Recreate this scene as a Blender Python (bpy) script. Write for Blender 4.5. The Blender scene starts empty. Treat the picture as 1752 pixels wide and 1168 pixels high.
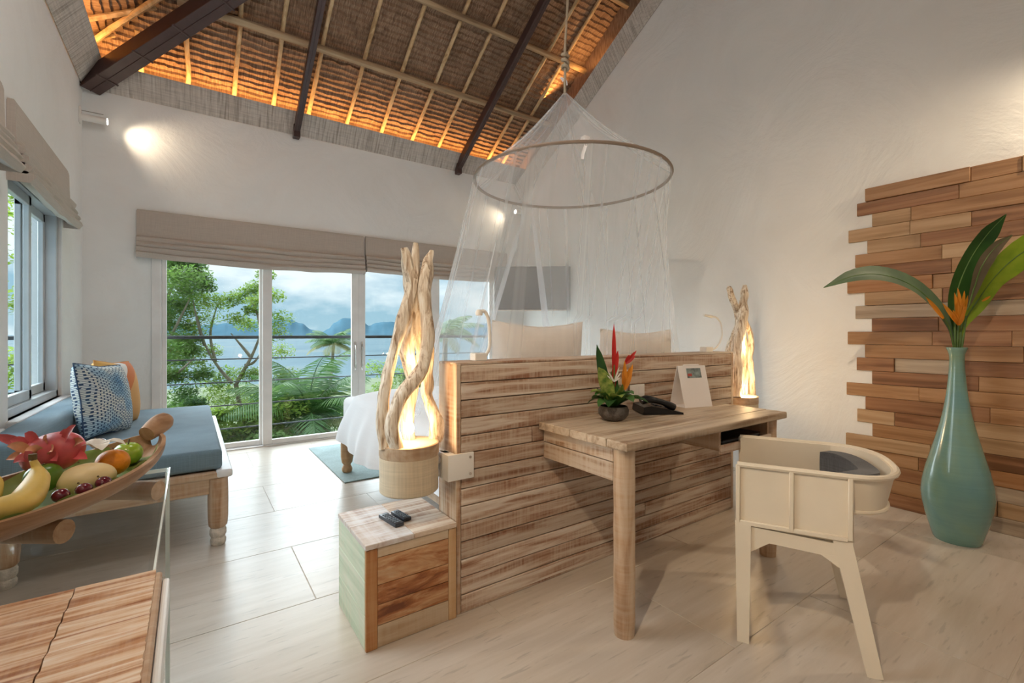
import bpy, bmesh, math, random
from mathutils import Vector, Matrix, noise
R = random.Random(7)
PI = math.pi
scene = bpy.context.scene
COL = scene.collection

# ------------------------------------------------------------------ camera
EYE = 1.2
YAW = math.radians(34.8266)          # turned from +Y towards +X
cd = bpy.data.cameras.new('camera'); cam = bpy.data.objects.new('camera', cd); COL.objects.link(cam)
cam.location = (0, 0, EYE); cam.rotation_euler = (PI/2, 0, -YAW)
cd.sensor_fit = 'HORIZONTAL'; cd.sensor_width = 36; cd.lens = 36*792/1752; cd.shift_y = -12.6/1752
cd.clip_start = .02; cd.clip_end = 20000
scene.camera = cam

# ------------------------------------------------------------------ view + render behaviour
vs = scene.view_settings
vs.view_transform = 'Standard'; vs.look = 'None'; vs.gamma = 1; vs.use_curve_mapping = False
vs.exposure = 0.12
cy = scene.cycles
cy.max_bounces = 7; cy.diffuse_bounces = 4; cy.glossy_bounces = 3; cy.transmission_bounces = 6
cy.transparent_max_bounces = 20; cy.sample_clamp_indirect = 6; cy.caustics_reflective = False; cy.caustics_refractive = False

# ------------------------------------------------------------------ sky
SKY = 1.25
w = bpy.data.worlds.new('sky'); scene.world = w; w.use_nodes = True
nt = w.node_tree; nt.nodes.clear()
def N(t, tree, **k):
    n = tree.nodes.new(t)
    for a, b in k.items(): setattr(n, a, b)
    return n
def ramp(tree, stops):
    n = tree.nodes.new('ShaderNodeValToRGB'); e = n.color_ramp.elements
    while len(e) < len(stops): e.new(.5)
    for i, (p, c) in enumerate(stops):
        e[i].position = p; e[i].color = (c[0], c[1], c[2], 1)
    return n
tc = N('ShaderNodeTexCoord', nt)
sep = N('ShaderNodeSeparateXYZ', nt); nt.links.new(tc.outputs['Generated'], sep.inputs[0])
gr = ramp(nt, [(0, (.34, .52, .62)), (.10, (.28, .47, .60)), (.35, (.30, .50, .66)), (1, (.28, .46, .66))])
nt.links.new(sep.outputs['Z'], gr.inputs[0])
mp = N('ShaderNodeMapping', nt); mp.inputs['Scale'].default_value = (3.0, 3.0, 8.0); mp.inputs['Location'].default_value = (4.3, .8, .2)
nt.links.new(tc.outputs['Generated'], mp.inputs[0])
nz = N('ShaderNodeTexNoise', nt); nz.inputs['Scale'].default_value = 1.0; nz.inputs['Detail'].default_value = 7; nz.inputs['Roughness'].default_value = .55
nt.links.new(mp.outputs[0], nz.inputs[0])
cr = ramp(nt, [(.44, (0, 0, 0)), (.60, (.9, .9, .9))]); nt.links.new(nz.outputs[0], cr.inputs[0])
mx = N('ShaderNodeMix', nt, data_type='RGBA'); mx.inputs['B'].default_value = (.86, .92, .95, 1)
nt.links.new(cr.outputs[0], mx.inputs['Factor']); nt.links.new(gr.outputs[0], mx.inputs['A'])
bg = N('ShaderNodeBackground', nt); bg.inputs[1].default_value = SKY
nt.links.new(mx.outputs['Result'], bg.inputs[0])
wo = N('ShaderNodeOutputWorld', nt); nt.links.new(bg.outputs[0], wo.inputs[0])

# soft overcast daylight from the sea side
sd = bpy.data.lights.new('sun', 'SUN'); sun = bpy.data.objects.new('sun', sd); COL.objects.link(sun)
sd.energy = 15.5; sd.angle = math.radians(100); sd.color = (.88, .95, 1.0)
sun.rotation_euler = Vector((-.50, .85, .66)).to_track_quat('Z', 'Y').to_euler()

# ------------------------------------------------------------------ materials
MATS = {}
def new_mat(name):
    m = bpy.data.materials.new(name); m.use_nodes = True
    t = m.node_tree; b = t.nodes['Principled BSDF']; MATS[name] = m
    return m, t, b
def coords(t, scale=(1, 1, 1), rnd=0.0, kind='Object'):
    tc = N('ShaderNodeTexCoord', t); mp = N('ShaderNodeMapping', t); mp.inputs['Scale'].default_value = scale
    t.links.new(tc.outputs[kind], mp.inputs[0])
    if rnd:
        oi = N('ShaderNodeObjectInfo', t); mu = N('ShaderNodeMath', t, operation='MULTIPLY'); mu.inputs[1].default_value = rnd
        cx = N('ShaderNodeCombineXYZ', t)
        t.links.new(oi.outputs['Random'], mu.inputs[0])
        for i in range(3): t.links.new(mu.outputs[0], cx.inputs[i])
        t.links.new(cx.outputs[0], mp.inputs['Location'])
    return mp.outputs[0]
def noisen(t, co, scale, detail=4, rough=.55, dist=0):
    n = N('ShaderNodeTexNoise', t); n.inputs['Scale'].default_value = scale; n.inputs['Detail'].default_value = detail
    n.inputs['Roughness'].default_value = rough; n.inputs['Distortion'].default_value = dist
    t.links.new(co, n.inputs['Vector']); return n.outputs[0]
def bumpn(t, b, h, strength, dist):
    n = N('ShaderNodeBump', t); n.inputs['Strength'].default_value = strength; n.inputs['Distance'].default_value = dist
    t.links.new(h, n.inputs['Height']); t.links.new(n.outputs[0], b.inputs['Normal'])
def mixc(t, fac, a, b, mode='MIX'):
    n = N('ShaderNodeMix', t, data_type='RGBA'); n.blend_type = mode
    for k, v in (('Factor', fac), ('A', a), ('B', b)):
        if hasattr(v, 'is_linked'): t.links.new(v, n.inputs[k])
        elif k == 'Factor': n.inputs[k].default_value = v
        else: n.inputs[k].default_value = (v[0], v[1], v[2], 1)
    return n.outputs['Result']
def plain(name, col, rough=.5, metal=0, var=.06, scale=6, bump=0, spec=.5, emit=None, es=0, coat=0):
    m, t, b = new_mat(name)
    co = coords(t); h = noisen(t, co, scale)
    rp = ramp(t, [(.3, [max(0, c*(1-var)) for c in col]), (.7, [min(1, c*(1+var)) for c in col])])
    t.links.new(h, rp.inputs[0]); t.links.new(rp.outputs[0], b.inputs['Base Color'])
    b.inputs['Roughness'].default_value = rough; b.inputs['Metallic'].default_value = metal
    b.inputs['Specular IOR Level'].default_value = spec; b.inputs['Coat Weight'].default_value = coat
    if bump: bumpn(t, b, noisen(t, co, scale*4, 5), bump, .01)
    if emit: b.inputs['Emission Color'].default_value = (*emit, 1); b.inputs['Emission Strength'].default_value = es
    return m
def wood(name, cols, axis=0, scale=1.0, rough=.55, saw=0.0, sawcol=(.7, .6, .5), bump=.15, rnd=37.0, tint=.0, stretch=.06):
    """grain along axis; saw = amount of whitewash caught in cross saw marks"""
    m, t, b = new_mat(name)
    sc = [1, 1, 1]; sc[axis] = stretch
    co = coords(t, sc, rnd)
    g = noisen(t, co, 26*scale, 6, .6, .6)
    n = len(cols); rp = ramp(t, [(.36+.28*i/(n-1), c) for i, c in enumerate(cols)])
    t.links.new(g, rp.inputs[0]); out = rp.outputs[0]
    if saw:
        s2 = [.25, .25, .25]; s2[axis] = 5.0
        co2 = coords(t, s2, rnd); q = noisen(t, co2, 14*scale, 3, .6)
        co3 = coords(t, (1, 1, 1), rnd); q2 = noisen(t, co3, 5*scale, 4, .6)
        mu = N('ShaderNodeMath', t, operation='MULTIPLY'); t.links.new(q, mu.inputs[0]); t.links.new(q2, mu.inputs[1])
        r2 = ramp(t, [(.18, (0, 0, 0)), (.36, (saw, saw, saw))]); t.links.new(mu.outputs[0], r2.inputs[0])
        out = mixc(t, r2.outputs[0], out, sawcol)
    if tint:
        oi = N('ShaderNodeObjectInfo', t)
        r3 = ramp(t, [(0, (1-tint, 1-tint*1.1, 1-tint*1.2)), (.5, (1, 1, 1)), (1, (1+tint*.5, 1+tint*.55, 1+tint*.6))])
        t.links.new(oi.outputs['Random'], r3.inputs[0])
        out = mixc(t, 1.0, out, r3.outputs[0], 'MULTIPLY')
    t.links.new(out, b.inputs['Base Color']); b.inputs['Roughness'].default_value = rough
    b.inputs['Specular IOR Level'].default_value = .35
    if bump: bumpn(t, b, g, bump, .004)
    return m

# white trowelled plaster
m, t, b = new_mat('plaster')
co = coords(t); h1 = noisen(t, co, 1.3, 6, .62, 1.4); h2 = noisen(t, co, 9, 5, .6)
rp = ramp(t, [(.3, (.82, .815, .80)), (.7, (.87, .87, .86))]); t.links.new(h1, rp.inputs[0]); t.links.new(rp.outputs[0], b.inputs['Base Color'])
b.inputs['Roughness'].default_value = .75; b.inputs['Specular IOR Level'].default_value = .25
ad = N('ShaderNodeMath', t, operation='MULTIPLY_ADD'); ad.inputs[1].default_value = .12; t.links.new(h2, ad.inputs[0]); t.links.new(h1, ad.inputs[2])
bumpn(t, b, ad.outputs[0], .35, .05)
# travertine tile
m, t, b = new_mat('travertine')
co = coords(t, (.5, 6, 1), 31.0); h = noisen(t, co, 3.0, 7, .62, .5)
co2 = coords(t, (2.2, 16, 1), 31.0); h2 = noisen(t, co2, 3.4, 3, .5)
rp = ramp(t, [(.25, (.50, .435, .365)), (.5, (.57, .505, .435)), (.75, (.64, .58, .515))]); t.links.new(h, rp.inputs[0])
r2 = ramp(t, [(.62, (0, 0, 0)), (.70, (.55, .55, .55))]); t.links.new(h2, r2.inputs[0])
out = mixc(t, r2.outputs[0], rp.outputs[0], (.36, .32, .27))
oi = N('ShaderNodeObjectInfo', t); r3 = ramp(t, [(0, (.95, .95, .95)), (1, (1, 1, 1))]); t.links.new(oi.outputs['Random'], r3.inputs[0])
out = mixc(t, 1.0, out, r3.outputs[0], 'MULTIPLY')
t.links.new(out, b.inputs['Base Color']); b.inputs['Roughness'].default_value = .30; b.inputs['Specular IOR Level'].default_value = .42
bumpn(t, b, h2, .06, .003)
plain('grout', (.60, .54, .46), .8)
# woven matting
def matting(name, sc, sc2):
    m, t, b = new_mat(name)
    h1 = noisen(t, coords(t, sc), 1, 3, .6); h2 = noisen(t, coords(t, sc2), 1, 2)
    rp = ramp(t, [(.30, (.34, .29, .25)), (.5, (.55, .49, .44)), (.72, (.66, .61, .56))]); t.links.new(h1, rp.inputs[0])
    r2 = ramp(t, [(.35, (.82, .82, .82)), (.6, (1, 1, 1))]); t.links.new(h2, r2.inputs[0])
    t.links.new(mixc(t, 1, rp.outputs[0], r2.outputs[0], 'MULTIPLY'), b.inputs['Base Color']); b.inputs['Roughness'].default_value = .85
    bumpn(t, b, h1, .4, .004)
matting('matting_x', (70, 3, 3), (5, 90, 90)); matting('matting_y', (3, 70, 3), (90, 5, 90))
# thatch: fibres run up the slope
def thatch(name, sc):
    m, t, b = new_mat(name)
    co = coords(t, sc, 0); h = noisen(t, co, 1, 4, .6)
    h2 = noisen(t, coords(t), 5, 3)
    rp = ramp(t, [(.25, (.13, .075, .05)), (.5, (.30, .19, .125)), (.75, (.47, .33, .225))]); t.links.new(h, rp.inputs[0])
    r2 = ramp(t, [(.3, (.72, .70, .68)), (.7, (1, 1, 1))]); t.links.new(h2, r2.inputs[0])
    t.links.new(mixc(t, 1, rp.outputs[0], r2.outputs[0], 'MULTIPLY'), b.inputs['Base Color'])
    b.inputs['Roughness'].default_value = .8; b.inputs['Specular IOR Level'].default_value = .2
    bumpn(t, b, h, .6, .006)
thatch('thatch_back', (110, 9, 9)); thatch('thatch_side', (9, 110, 9))
plain('thatch_dark', (.12, .07, .04), .95)
wood('bamboo', [(.42, .27, .13), (.58, .40, .22), (.66, .49, .29)], 1, .6, .5, bump=.1)
wood('purlin_wood', [(.26, .17, .10), (.42, .29, .17), (.50, .37, .23)], 0, .7, .6, bump=.2)
plain('dark_steel', (.060, .030, .027), .38, .0, .15, 12, spec=.5)
plain('white_frame', (.80, .77, .75), .4)
plain('aluminium', (.55, .58, .60), .38, .35)
plain('rail_dark', (.05, .055, .06), .45, .5)
plain('sill_white', (.74, .75, .76), .5)
m, t, b = new_mat('pane_glass')
t.nodes.remove(b); tr = N('ShaderNodeBsdfTransparent', t); tr.inputs[0].default_value = (.94, .965, .96, 1); gl = N('ShaderNodeBsdfGlossy', t); gl.inputs['Roughness'].default_value = .02
mxs = N('ShaderNodeMixShader', t); mxs.inputs[0].default_value = .025
t.links.new(tr.outputs[0], mxs.inputs[1]); t.links.new(gl.outputs[0], mxs.inputs[2]); t.links.new(mxs.outputs[0], t.nodes['Material Output'].inputs[0])
m, t, b = new_mat('table_glass')
t.nodes.remove(b); tr = N('ShaderNodeBsdfTransparent', t); tr.inputs[0].default_value = (.975, .99, .985, 1); gl = N('ShaderNodeBsdfGlossy', t); gl.inputs['Roughness'].default_value = .03
mxs = N('ShaderNodeMixShader', t); mxs.inputs[0].default_value = .055
t.links.new(tr.outputs[0], mxs.inputs[1]); t.links.new(gl.outputs[0], mxs.inputs[2]); t.links.new(mxs.outputs[0], t.nodes['Material Output'].inputs[0])
plain('glass_edge', (.80, .90, .90), .08, spec=.9)
plain('teal_glass', (.12, .30, .34), .12, spec=.8)
# blind linen
def cloth(name, col, sc=220, var=.08, rough=.9, bump=.15):
    m, t, b = new_mat(name)
    a = noisen(t, coords(t, (sc, sc, 6)), 1, 2); c = noisen(t, coords(t, (6, 6, sc)), 1, 2)
    mu = N('ShaderNodeMath', t, operation='ADD'); t.links.new(a, mu.inputs[0]); t.links.new(c, mu.inputs[1])
    hf = N('ShaderNodeMath', t, operation='MULTIPLY'); hf.inputs[1].default_value = .5; t.links.new(mu.outputs[0], hf.inputs[0])
    rp = ramp(t, [(.35, [c_*(1-var) for c_ in col]), (.65, [min(1, c_*(1+var)) for c_ in col])]); t.links.new(hf.outputs[0], rp.inputs[0])
    t.links.new(rp.outputs[0], b.inputs['Base Color']); b.inputs['Roughness'].default_value = rough; b.inputs['Specular IOR Level'].default_value = .2
    b.inputs['Sheen Weight'].default_value = .15
    bumpn(t, b, hf.outputs[0], bump, .002)
cloth('linen', (.50, .435, .38)); cloth('blue_canvas', (.165, .245, .30), var=.12); cloth('dark_canvas', (.075, .075, .085), var=.1)
cloth('sheet', (.86, .87, .90), var=.02, bump=.05); cloth('pillow_cream', (.80, .74, .68), var=.04); cloth('rug_cloth', (.33, .43, .44), 60, .18, bump=.5)
cloth('grey_wool', (.115, .115, .12), 160, .2, bump=.4); cloth('lamp_jute', (.60, .50, .36), 160, .12, bump=.4)
# whitewashed woods
wood('wash_x', [(.27, .13, .075), (.44, .285, .195), (.62, .505, .41), (.72, .64, .555)], 0, 1.15, .6, .5, (.66, .56, .45), .35, 37, .20)
wood('wash_y', [(.24, .12, .06), (.42, .27, .17), (.56, .43, .32), (.63, .53, .43)], 1, 1.0, .6, .7, (.66, .57, .46), .3, 37, .15)
wood('wash_z', [(.26, .125, .06), (.46, .29, .18), (.57, .42, .29), (.62, .51, .39)], 2, 1.0, .6, .4, (.66, .57, .46), .3, 37, .12)
wood('wash_bench', [(.30, .12, .05), (.50, .28, .15), (.68, .50, .35), (.76, .67, .58)], 0, 2.2, .6, .15, (.74, .68, .60), .5, 37, .08)
wood('desk_top', [(.26, .17, .105), (.40, .29, .195), (.52, .41, .30), (.58, .48, .37)], 0, 1.0, .42, .35, (.60, .51, .40), .15, 37, .1)
wood('warm_post', [(.40, .21, .09), (.55, .33, .16), (.64, .43, .24)], 2, .7, .5, .2, (.72, .6, .46), .2)
wood('oak_y', [(.40, .25, .15), (.52, .36, .23), (.60, .46, .33)], 1, .9, .5, .3, (.66, .58, .48), .2, 37, .1)
wood('oak_x', [(.40, .25, .15), (.52, .36, .23), (.60, .46, .33)], 0, .9, .5, .3, (.66, .58, .48), .2, 37, .1)
wood('oak_z', [(.36, .20, .10), (.52, .35, .22), (.60, .45, .31)], 2, .9, .5, .25, (.70, .62, .52), .2)
plain('carved_white', (.66, .60, .52), .7, var=.25, scale=30, bump=.5)
plain('white_paint', (.78, .80, .82), .35)
# panel planks, several timbers
PW = []
for i, c in enumerate([((0.189, 0.082, 0.035), (0.292, 0.139, 0.066), (0.361, 0.189, 0.094)), ((0.258, 0.127, 0.055), (0.361, 0.193, 0.090), (0.430, 0.246, 0.129)),
                       ((.16, .07, .03), (.25, .115, .052), (.32, .16, .08)), ((0.327, 0.197, 0.101), (0.430, 0.271, 0.148), (0.499, 0.336, 0.203)),
                       ((.27, .20, .14), (.38, .29, .21), (.47, .37, .27)), ((.30, .13, .05), (.40, .19, .08), (.46, .25, .12))]):
    PW.append(wood('teak_%d' % i, list(c), 1, .8, .45, bump=.12, rnd=53, tint=.12))
wood('box_green', [(.42, .50, .36), (.55, .62, .47), (.66, .68, .55)], 1, .8, .6, .35, (.70, .60, .48), .2, 37, .1)
wood('box_red', [(.30, .10, .03), (.42, .17, .055), (.50, .25, .10)], 2, .7, .5, .2, (.6, .4, .22), .2)
def scorched(name):
    m, t, b = new_mat(name)
    co = coords(t, (.45, 1, 2.0), 41); h = noisen(t, co, 8, 7, .65, .5)
    rp = ramp(t, [(.30, (.68, .50, .33)), (.42, (.60, .34, .17)), (.52, (.40, .15, .05)), (.62, (.18, .055, .02))]); t.links.new(h, rp.inputs[0])
    g = noisen(t, coords(t, (.05, 1, 1), 41), 40, 4); r2 = ramp(t, [(.3, (.85, .85, .85)), (.7, (1.05, 1.05, 1.05))]); t.links.new(g, r2.inputs[0])
    t.links.new(mixc(t, 1, rp.outputs[0], r2.outputs[0], 'MULTIPLY'), b.inputs['Base Color']); b.inputs['Roughness'].default_value = .5
scorched('box_scorched')
wood('box_pale', [(.48, .33, .20), (.58, .44, .30), (.64, .52, .38)], 0, .8, .55, .3, (.68, .58, .45), .2, 37, .12)
wood('box_top', [(.38, .26, .20), (.52, .41, .34), (.62, .56, .52)], 1, .9, .5, .9, (.72, .72, .74), .25, 37, .15)
wood('driftwood', [(.26, .17, .105), (.60, .48, .36), (.80, .70, .57), (.88, .82, .73)], 2, 2.6, .65, .15, (.78, .70, .58), .6, 37, 0, .10)
plain('cream_plastic', (.80, .70, .55), .42, var=.03)
plain('white_plastic', (.80, .78, .74), .35, var=.02)
plain('black_plastic', (.008, .008, .009), .28, var=.1, spec=.35)
plain('remote_black', (.03, .035, .045), .35)
plain('button_grey', (.16, .19, .22), .5)
plain('tv_screen', (.10, .105, .115), .25)
plain('tv_bezel', (.03, .03, .033), .4)
plain('chrome', (.62, .60, .57), .25, .9)
plain('lamp_glow', (.9, .9, .85), .5, emit=(1.0, .90, .72), es=14)
plain('bulb_glow', (.9, .8, .6), .5, emit=(1.0, .72, .36), es=18)
plain('fill_globe_glow', (.9, .88, .82), .6, emit=(1.0, .97, .93), es=21.0)  # emission of the added out-of-view fill globes
plain('ring_brown', (.26, .20, .16), .6)
plain('rope', (.52, .42, .30), .9, bump=.8, scale=40)
plain('ribbon_white', (.82, .83, .88), .8)
plain('stone_bowl', (.11, .095, .085), .75, var=.3, scale=25, bump=.6)
plain('card_white', (.80, .76, .74), .55, var=.02)
# vase glaze
m, t, b = new_mat('vase_glaze')
co = coords(t); h = noisen(t, co, 3.2, 4, .5, .8); h2 = noisen(t, coords(t, (3, 3, 90)), 1, 3)
rp = ramp(t, [(.3, (.13, .28, .29)), (.5, (.17, .32, .28)), (.7, (.20, .31, .21))]); t.links.new(h, rp.inputs[0])
r2 = ramp(t, [(.3, (.95, .95, .95)), (.7, (1.03, 1.03, 1.03))]); t.links.new(h2, r2.inputs[0])
t.links.new(mixc(t, 1, rp.outputs[0], r2.outputs[0], 'MULTIPLY'), b.inputs['Base Color'])
b.inputs['Roughness'].default_value = .2; b.inputs['Coat Weight'].default_value = .4; b.inputs['Coat Roughness'].default_value = .08
bumpn(t, b, h2, .15, .004)
# fish scale cushion
m, t, b = new_mat('cushion_blue')
tc = N('ShaderNodeTexCoord', t); sp = N('ShaderNodeSeparateXYZ', t); t.links.new(tc.outputs['UV'], sp.inputs[0])
mpn = N('ShaderNodeMapping', t); mpn.inputs['Scale'].default_value = (9, 34, 1); t.links.new(tc.outputs['UV'], mpn.inputs[0])
br = N('ShaderNodeTexBrick', t); br.inputs['Scale'].default_value = 1; br.inputs['Mortar Size'].default_value = .11; br.inputs['Mortar Smooth'].default_value = .4
br.inputs['Brick Width'].default_value = .8; br.inputs['Row Height'].default_value = .8; br.offset = .5
nd = N('ShaderNodeTexNoise', t); nd.inputs['Scale'].default_value = 3; t.links.new(tc.outputs['UV'], nd.inputs['Vector'])
va = N('ShaderNodeVectorMath', t, operation='SCALE'); va.inputs['Scale'].default_value = 1.6; t.links.new(nd.outputs['Color'], va.inputs[0])
vb = N('ShaderNodeVectorMath', t, operation='ADD'); t.links.new(mpn.outputs[0], vb.inputs[0]); t.links.new(va.outputs[0], vb.inputs[1]); t.links.new(vb.outputs[0], br.inputs['Vector'])
rp = ramp(t, [(.30, (.10, .26, .46)), (.42, (.40, .58, .70)), (.52, (.72, .73, .66)), (.60, (.66, .70, .70)), (.75, (.10, .22, .40))])
n2 = N('ShaderNodeTexNoise', t); n2.inputs['Scale'].default_value = 2.2; n2.inputs['Detail'].default_value = 2; t.links.new(tc.outputs['UV'], n2.inputs['Vector']); t.links.new(n2.outputs[0], rp.inputs[0])
t.links.new(mixc(t, br.outputs['Fac'], rp.outputs[0], (.035, .075, .15)), b.inputs['Base Color']); b.inputs['Roughness'].default_value = .85
# orange / white / peach cushion, three sewn fields
m, t, b = new_mat('cushion_orange')
tc = N('ShaderNodeTexCoord', t); sp = N('ShaderNodeSeparateXYZ', t); t.links.new(tc.outputs['UV'], sp.inputs[0])
su = N('ShaderNodeMath', t, operation='MULTIPLY_ADD'); su.inputs[1].default_value = -.9; t.links.new(sp.outputs[0], su.inputs[0]); t.links.new(sp.outputs[1], su.inputs[2])
rp = ramp(t, [(.0, (.72, .36, .12)), (.10, (.66, .19, .05)), (.36, (.78, .74, .70)), (.52, (.74, .42, .12))]); rp.color_ramp.interpolation = 'CONSTANT'
t.links.new(su.outputs[0], rp.inputs[0]); t.links.new(rp.outputs[0], b.inputs['Base Color']); b.inputs['Roughness'].default_value = .85
# leaves, flowers, fruit
def leafm(name, a, c, rough=.4, trans=.25, sc=8):
    m, t, b = new_mat(name)
    h = noisen(t, coords(t), sc, 3); rp = ramp(t, [(.3, a), (.7, c)]); t.links.new(h, rp.inputs[0]); t.links.new(rp.outputs[0], b.inputs['Base Color'])
    b.inputs['Roughness'].default_value = rough
    if trans:
        tl = N('ShaderNodeBsdfTranslucent', t); t.links.new(rp.outputs[0], tl.inputs[0]); ms = N('ShaderNodeMixShader', t); ms.inputs[0].default_value = trans
        t.links.new(b.outputs[0], ms.inputs[1]); t.links.new(tl.outputs[0], ms.inputs[2]); t.links.new(ms.outputs[0], t.nodes['Material Output'].inputs[0])
leafm('leaf_dark', (.015, .06, .012), (.03, .10, .02)); leafm('leaf_mid', (.05, .14, .035), (.09, .22, .05)); leafm('leaf_sage', (.075, .13, .075), (.12, .19, .10), .5)
leafm('leaf_lime', (.17, .30, .012), (.30, .42, .03)); leafm('leaf_bronze', (.13, .105, .06), (.20, .16, .10), .5); leafm('leaf_varieg', (.06, .17, .02), (.40, .45, .10), .4, .2, 40)
leafm('stem_green', (.10, .20, .04), (.18, .30, .08)); leafm('petal_orange', (.62, .20, .01), (.80, .33, .03)); leafm('petal_red', (.42, .01, .008), (.58, .03, .02)); leafm('petal_white', (.78, .76, .70), (.86, .84, .78), .6)
leafm('banana_leaf', (.20, .30, .07), (.36, .44, .14))
plain('dragon_skin', (.60, .10, .11), .42, var=.35, scale=14); plain('dragon_scale', (.66, .30, .16), .45, var=.4, scale=20)
plain('banana_skin', (.72, .53, .14), .45, var=.15, scale=14); plain('fruit_tip', (.12, .08, .03), .8)
plain('melon_skin', (.78, .62, .33), .4, var=.1, scale=10); plain('orange_skin', (.80, .27, .015), .38, var=.08, scale=20, bump=.25)
plain('apple_green', (.30, .46, .04), .22, var=.2, scale=10, coat=.3); plain('lime_green', (.10, .20, .02), .3, var=.25); plain('grape_skin', (.13, .010, .022), .15, var=.3, coat=.4)
wood('tray_wood', [(.26, .14, .07), (.40, .24, .14), (.50, .33, .21)], 0, .8, .55, bump=.2, rnd=0)
# outdoors
leafm('tree_leaf_bright', (.16, .29, .03), (.34, .46, .08), .6, .5, 1.1); leafm('tree_leaf_deep', (.07, .18, .03), (.20, .33, .07), .6, .5, 1.1)
leafm('palm_leaf', (.04, .13, .03), (.13, .25, .055), .5, .35, 2); leafm('palm_leaf_old', (.20, .22, .06), (.32, .29, .11), .6, .3, 2)
plain('bark', (.26, .21, .16), .9, var=.3, scale=8, bump=.8); plain('hill_soil', (.10, .13, .05), .95, var=.4, scale=.6)
plain('deck_concrete', (.42, .42, .41), .8)
plain('mountain_haze_blue', (.062, .125, .165), 1.0, var=.14, scale=.004, spec=0)  # blue distance haze is put into the base colour
m, t, b = new_mat('sea_water')
co = coords(t, (1, 1, 1)); h = noisen(t, co, .012, 6, .6); rp = ramp(t, [(.35, (.055, .10, .125)), (.55, (.08, .13, .15)), (.72, (.13, .14, .13))]); t.links.new(h, rp.inputs[0])
t.links.new(rp.outputs[0], b.inputs['Base Color']); b.inputs['Roughness'].default_value = .9; b.inputs['Specular IOR Level'].default_value = .1
bumpn(t, b, noisen(t, coords(t, (1, 1, 1)), .35, 5, .6), .35, 1.0)
# net
m, t, b = new_mat('netting')
t.nodes.remove(b); tc = N('ShaderNodeTexCoord', t); mpn = N('ShaderNodeMapping', t); mpn.inputs['Scale'].default_value = (16, .06, 1); t.links.new(tc.outputs['UV'], mpn.inputs[0])
h = noisen(t, mpn.outputs[0], 1.0, 3, .6); rp = ramp(t, [(.36, (.20, .20, .20)), (.56, (.255, .255, .255)), (.72, (.40, .40, .40))]); t.links.new(h, rp.inputs[0])
df = N('ShaderNodeBsdfDiffuse', t); df.inputs[0].default_value = (.93, .96, 1.0, 1); tl = N('ShaderNodeBsdfTranslucent', t); tl.inputs[0].default_value = (.93, .96, 1.0, 1)
ms = N('ShaderNodeMixShader', t); ms.inputs[0].default_value = .5; t.links.new(df.outputs[0], ms.inputs[1]); t.links.new(tl.outputs[0], ms.inputs[2])
tr = N('ShaderNodeBsdfTransparent', t); m2 = N('ShaderNodeMixShader', t); t.links.new(rp.outputs[0], m2.inputs[0]); t.links.new(tr.outputs[0], m2.inputs[1]); t.links.new(ms.outputs[0], m2.inputs[2])
t.links.new(m2.outputs[0], t.nodes['Material Output'].inputs[0])
m, t, b = new_mat('netting_hem')
t.nodes.remove(b); df = N('ShaderNodeBsdfDiffuse', t); df.inputs[0].default_value = (.86, .89, .97, 1); tl = N('ShaderNodeBsdfTranslucent', t); tl.inputs[0].default_value = (.86, .89, .97, 1)
ms = N('ShaderNodeMixShader', t); t.links.new(df.outputs[0], ms.inputs[1]); t.links.new(tl.outputs[0], ms.inputs[2])
tr = N('ShaderNodeBsdfTransparent', t); m2 = N('ShaderNodeMixShader', t); m2.inputs[0].default_value = .50; t.links.new(tr.outputs[0], m2.inputs[1]); t.links.new(ms.outputs[0], m2.inputs[2])
t.links.new(m2.outputs[0], t.nodes['Material Output'].inputs[0])

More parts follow.
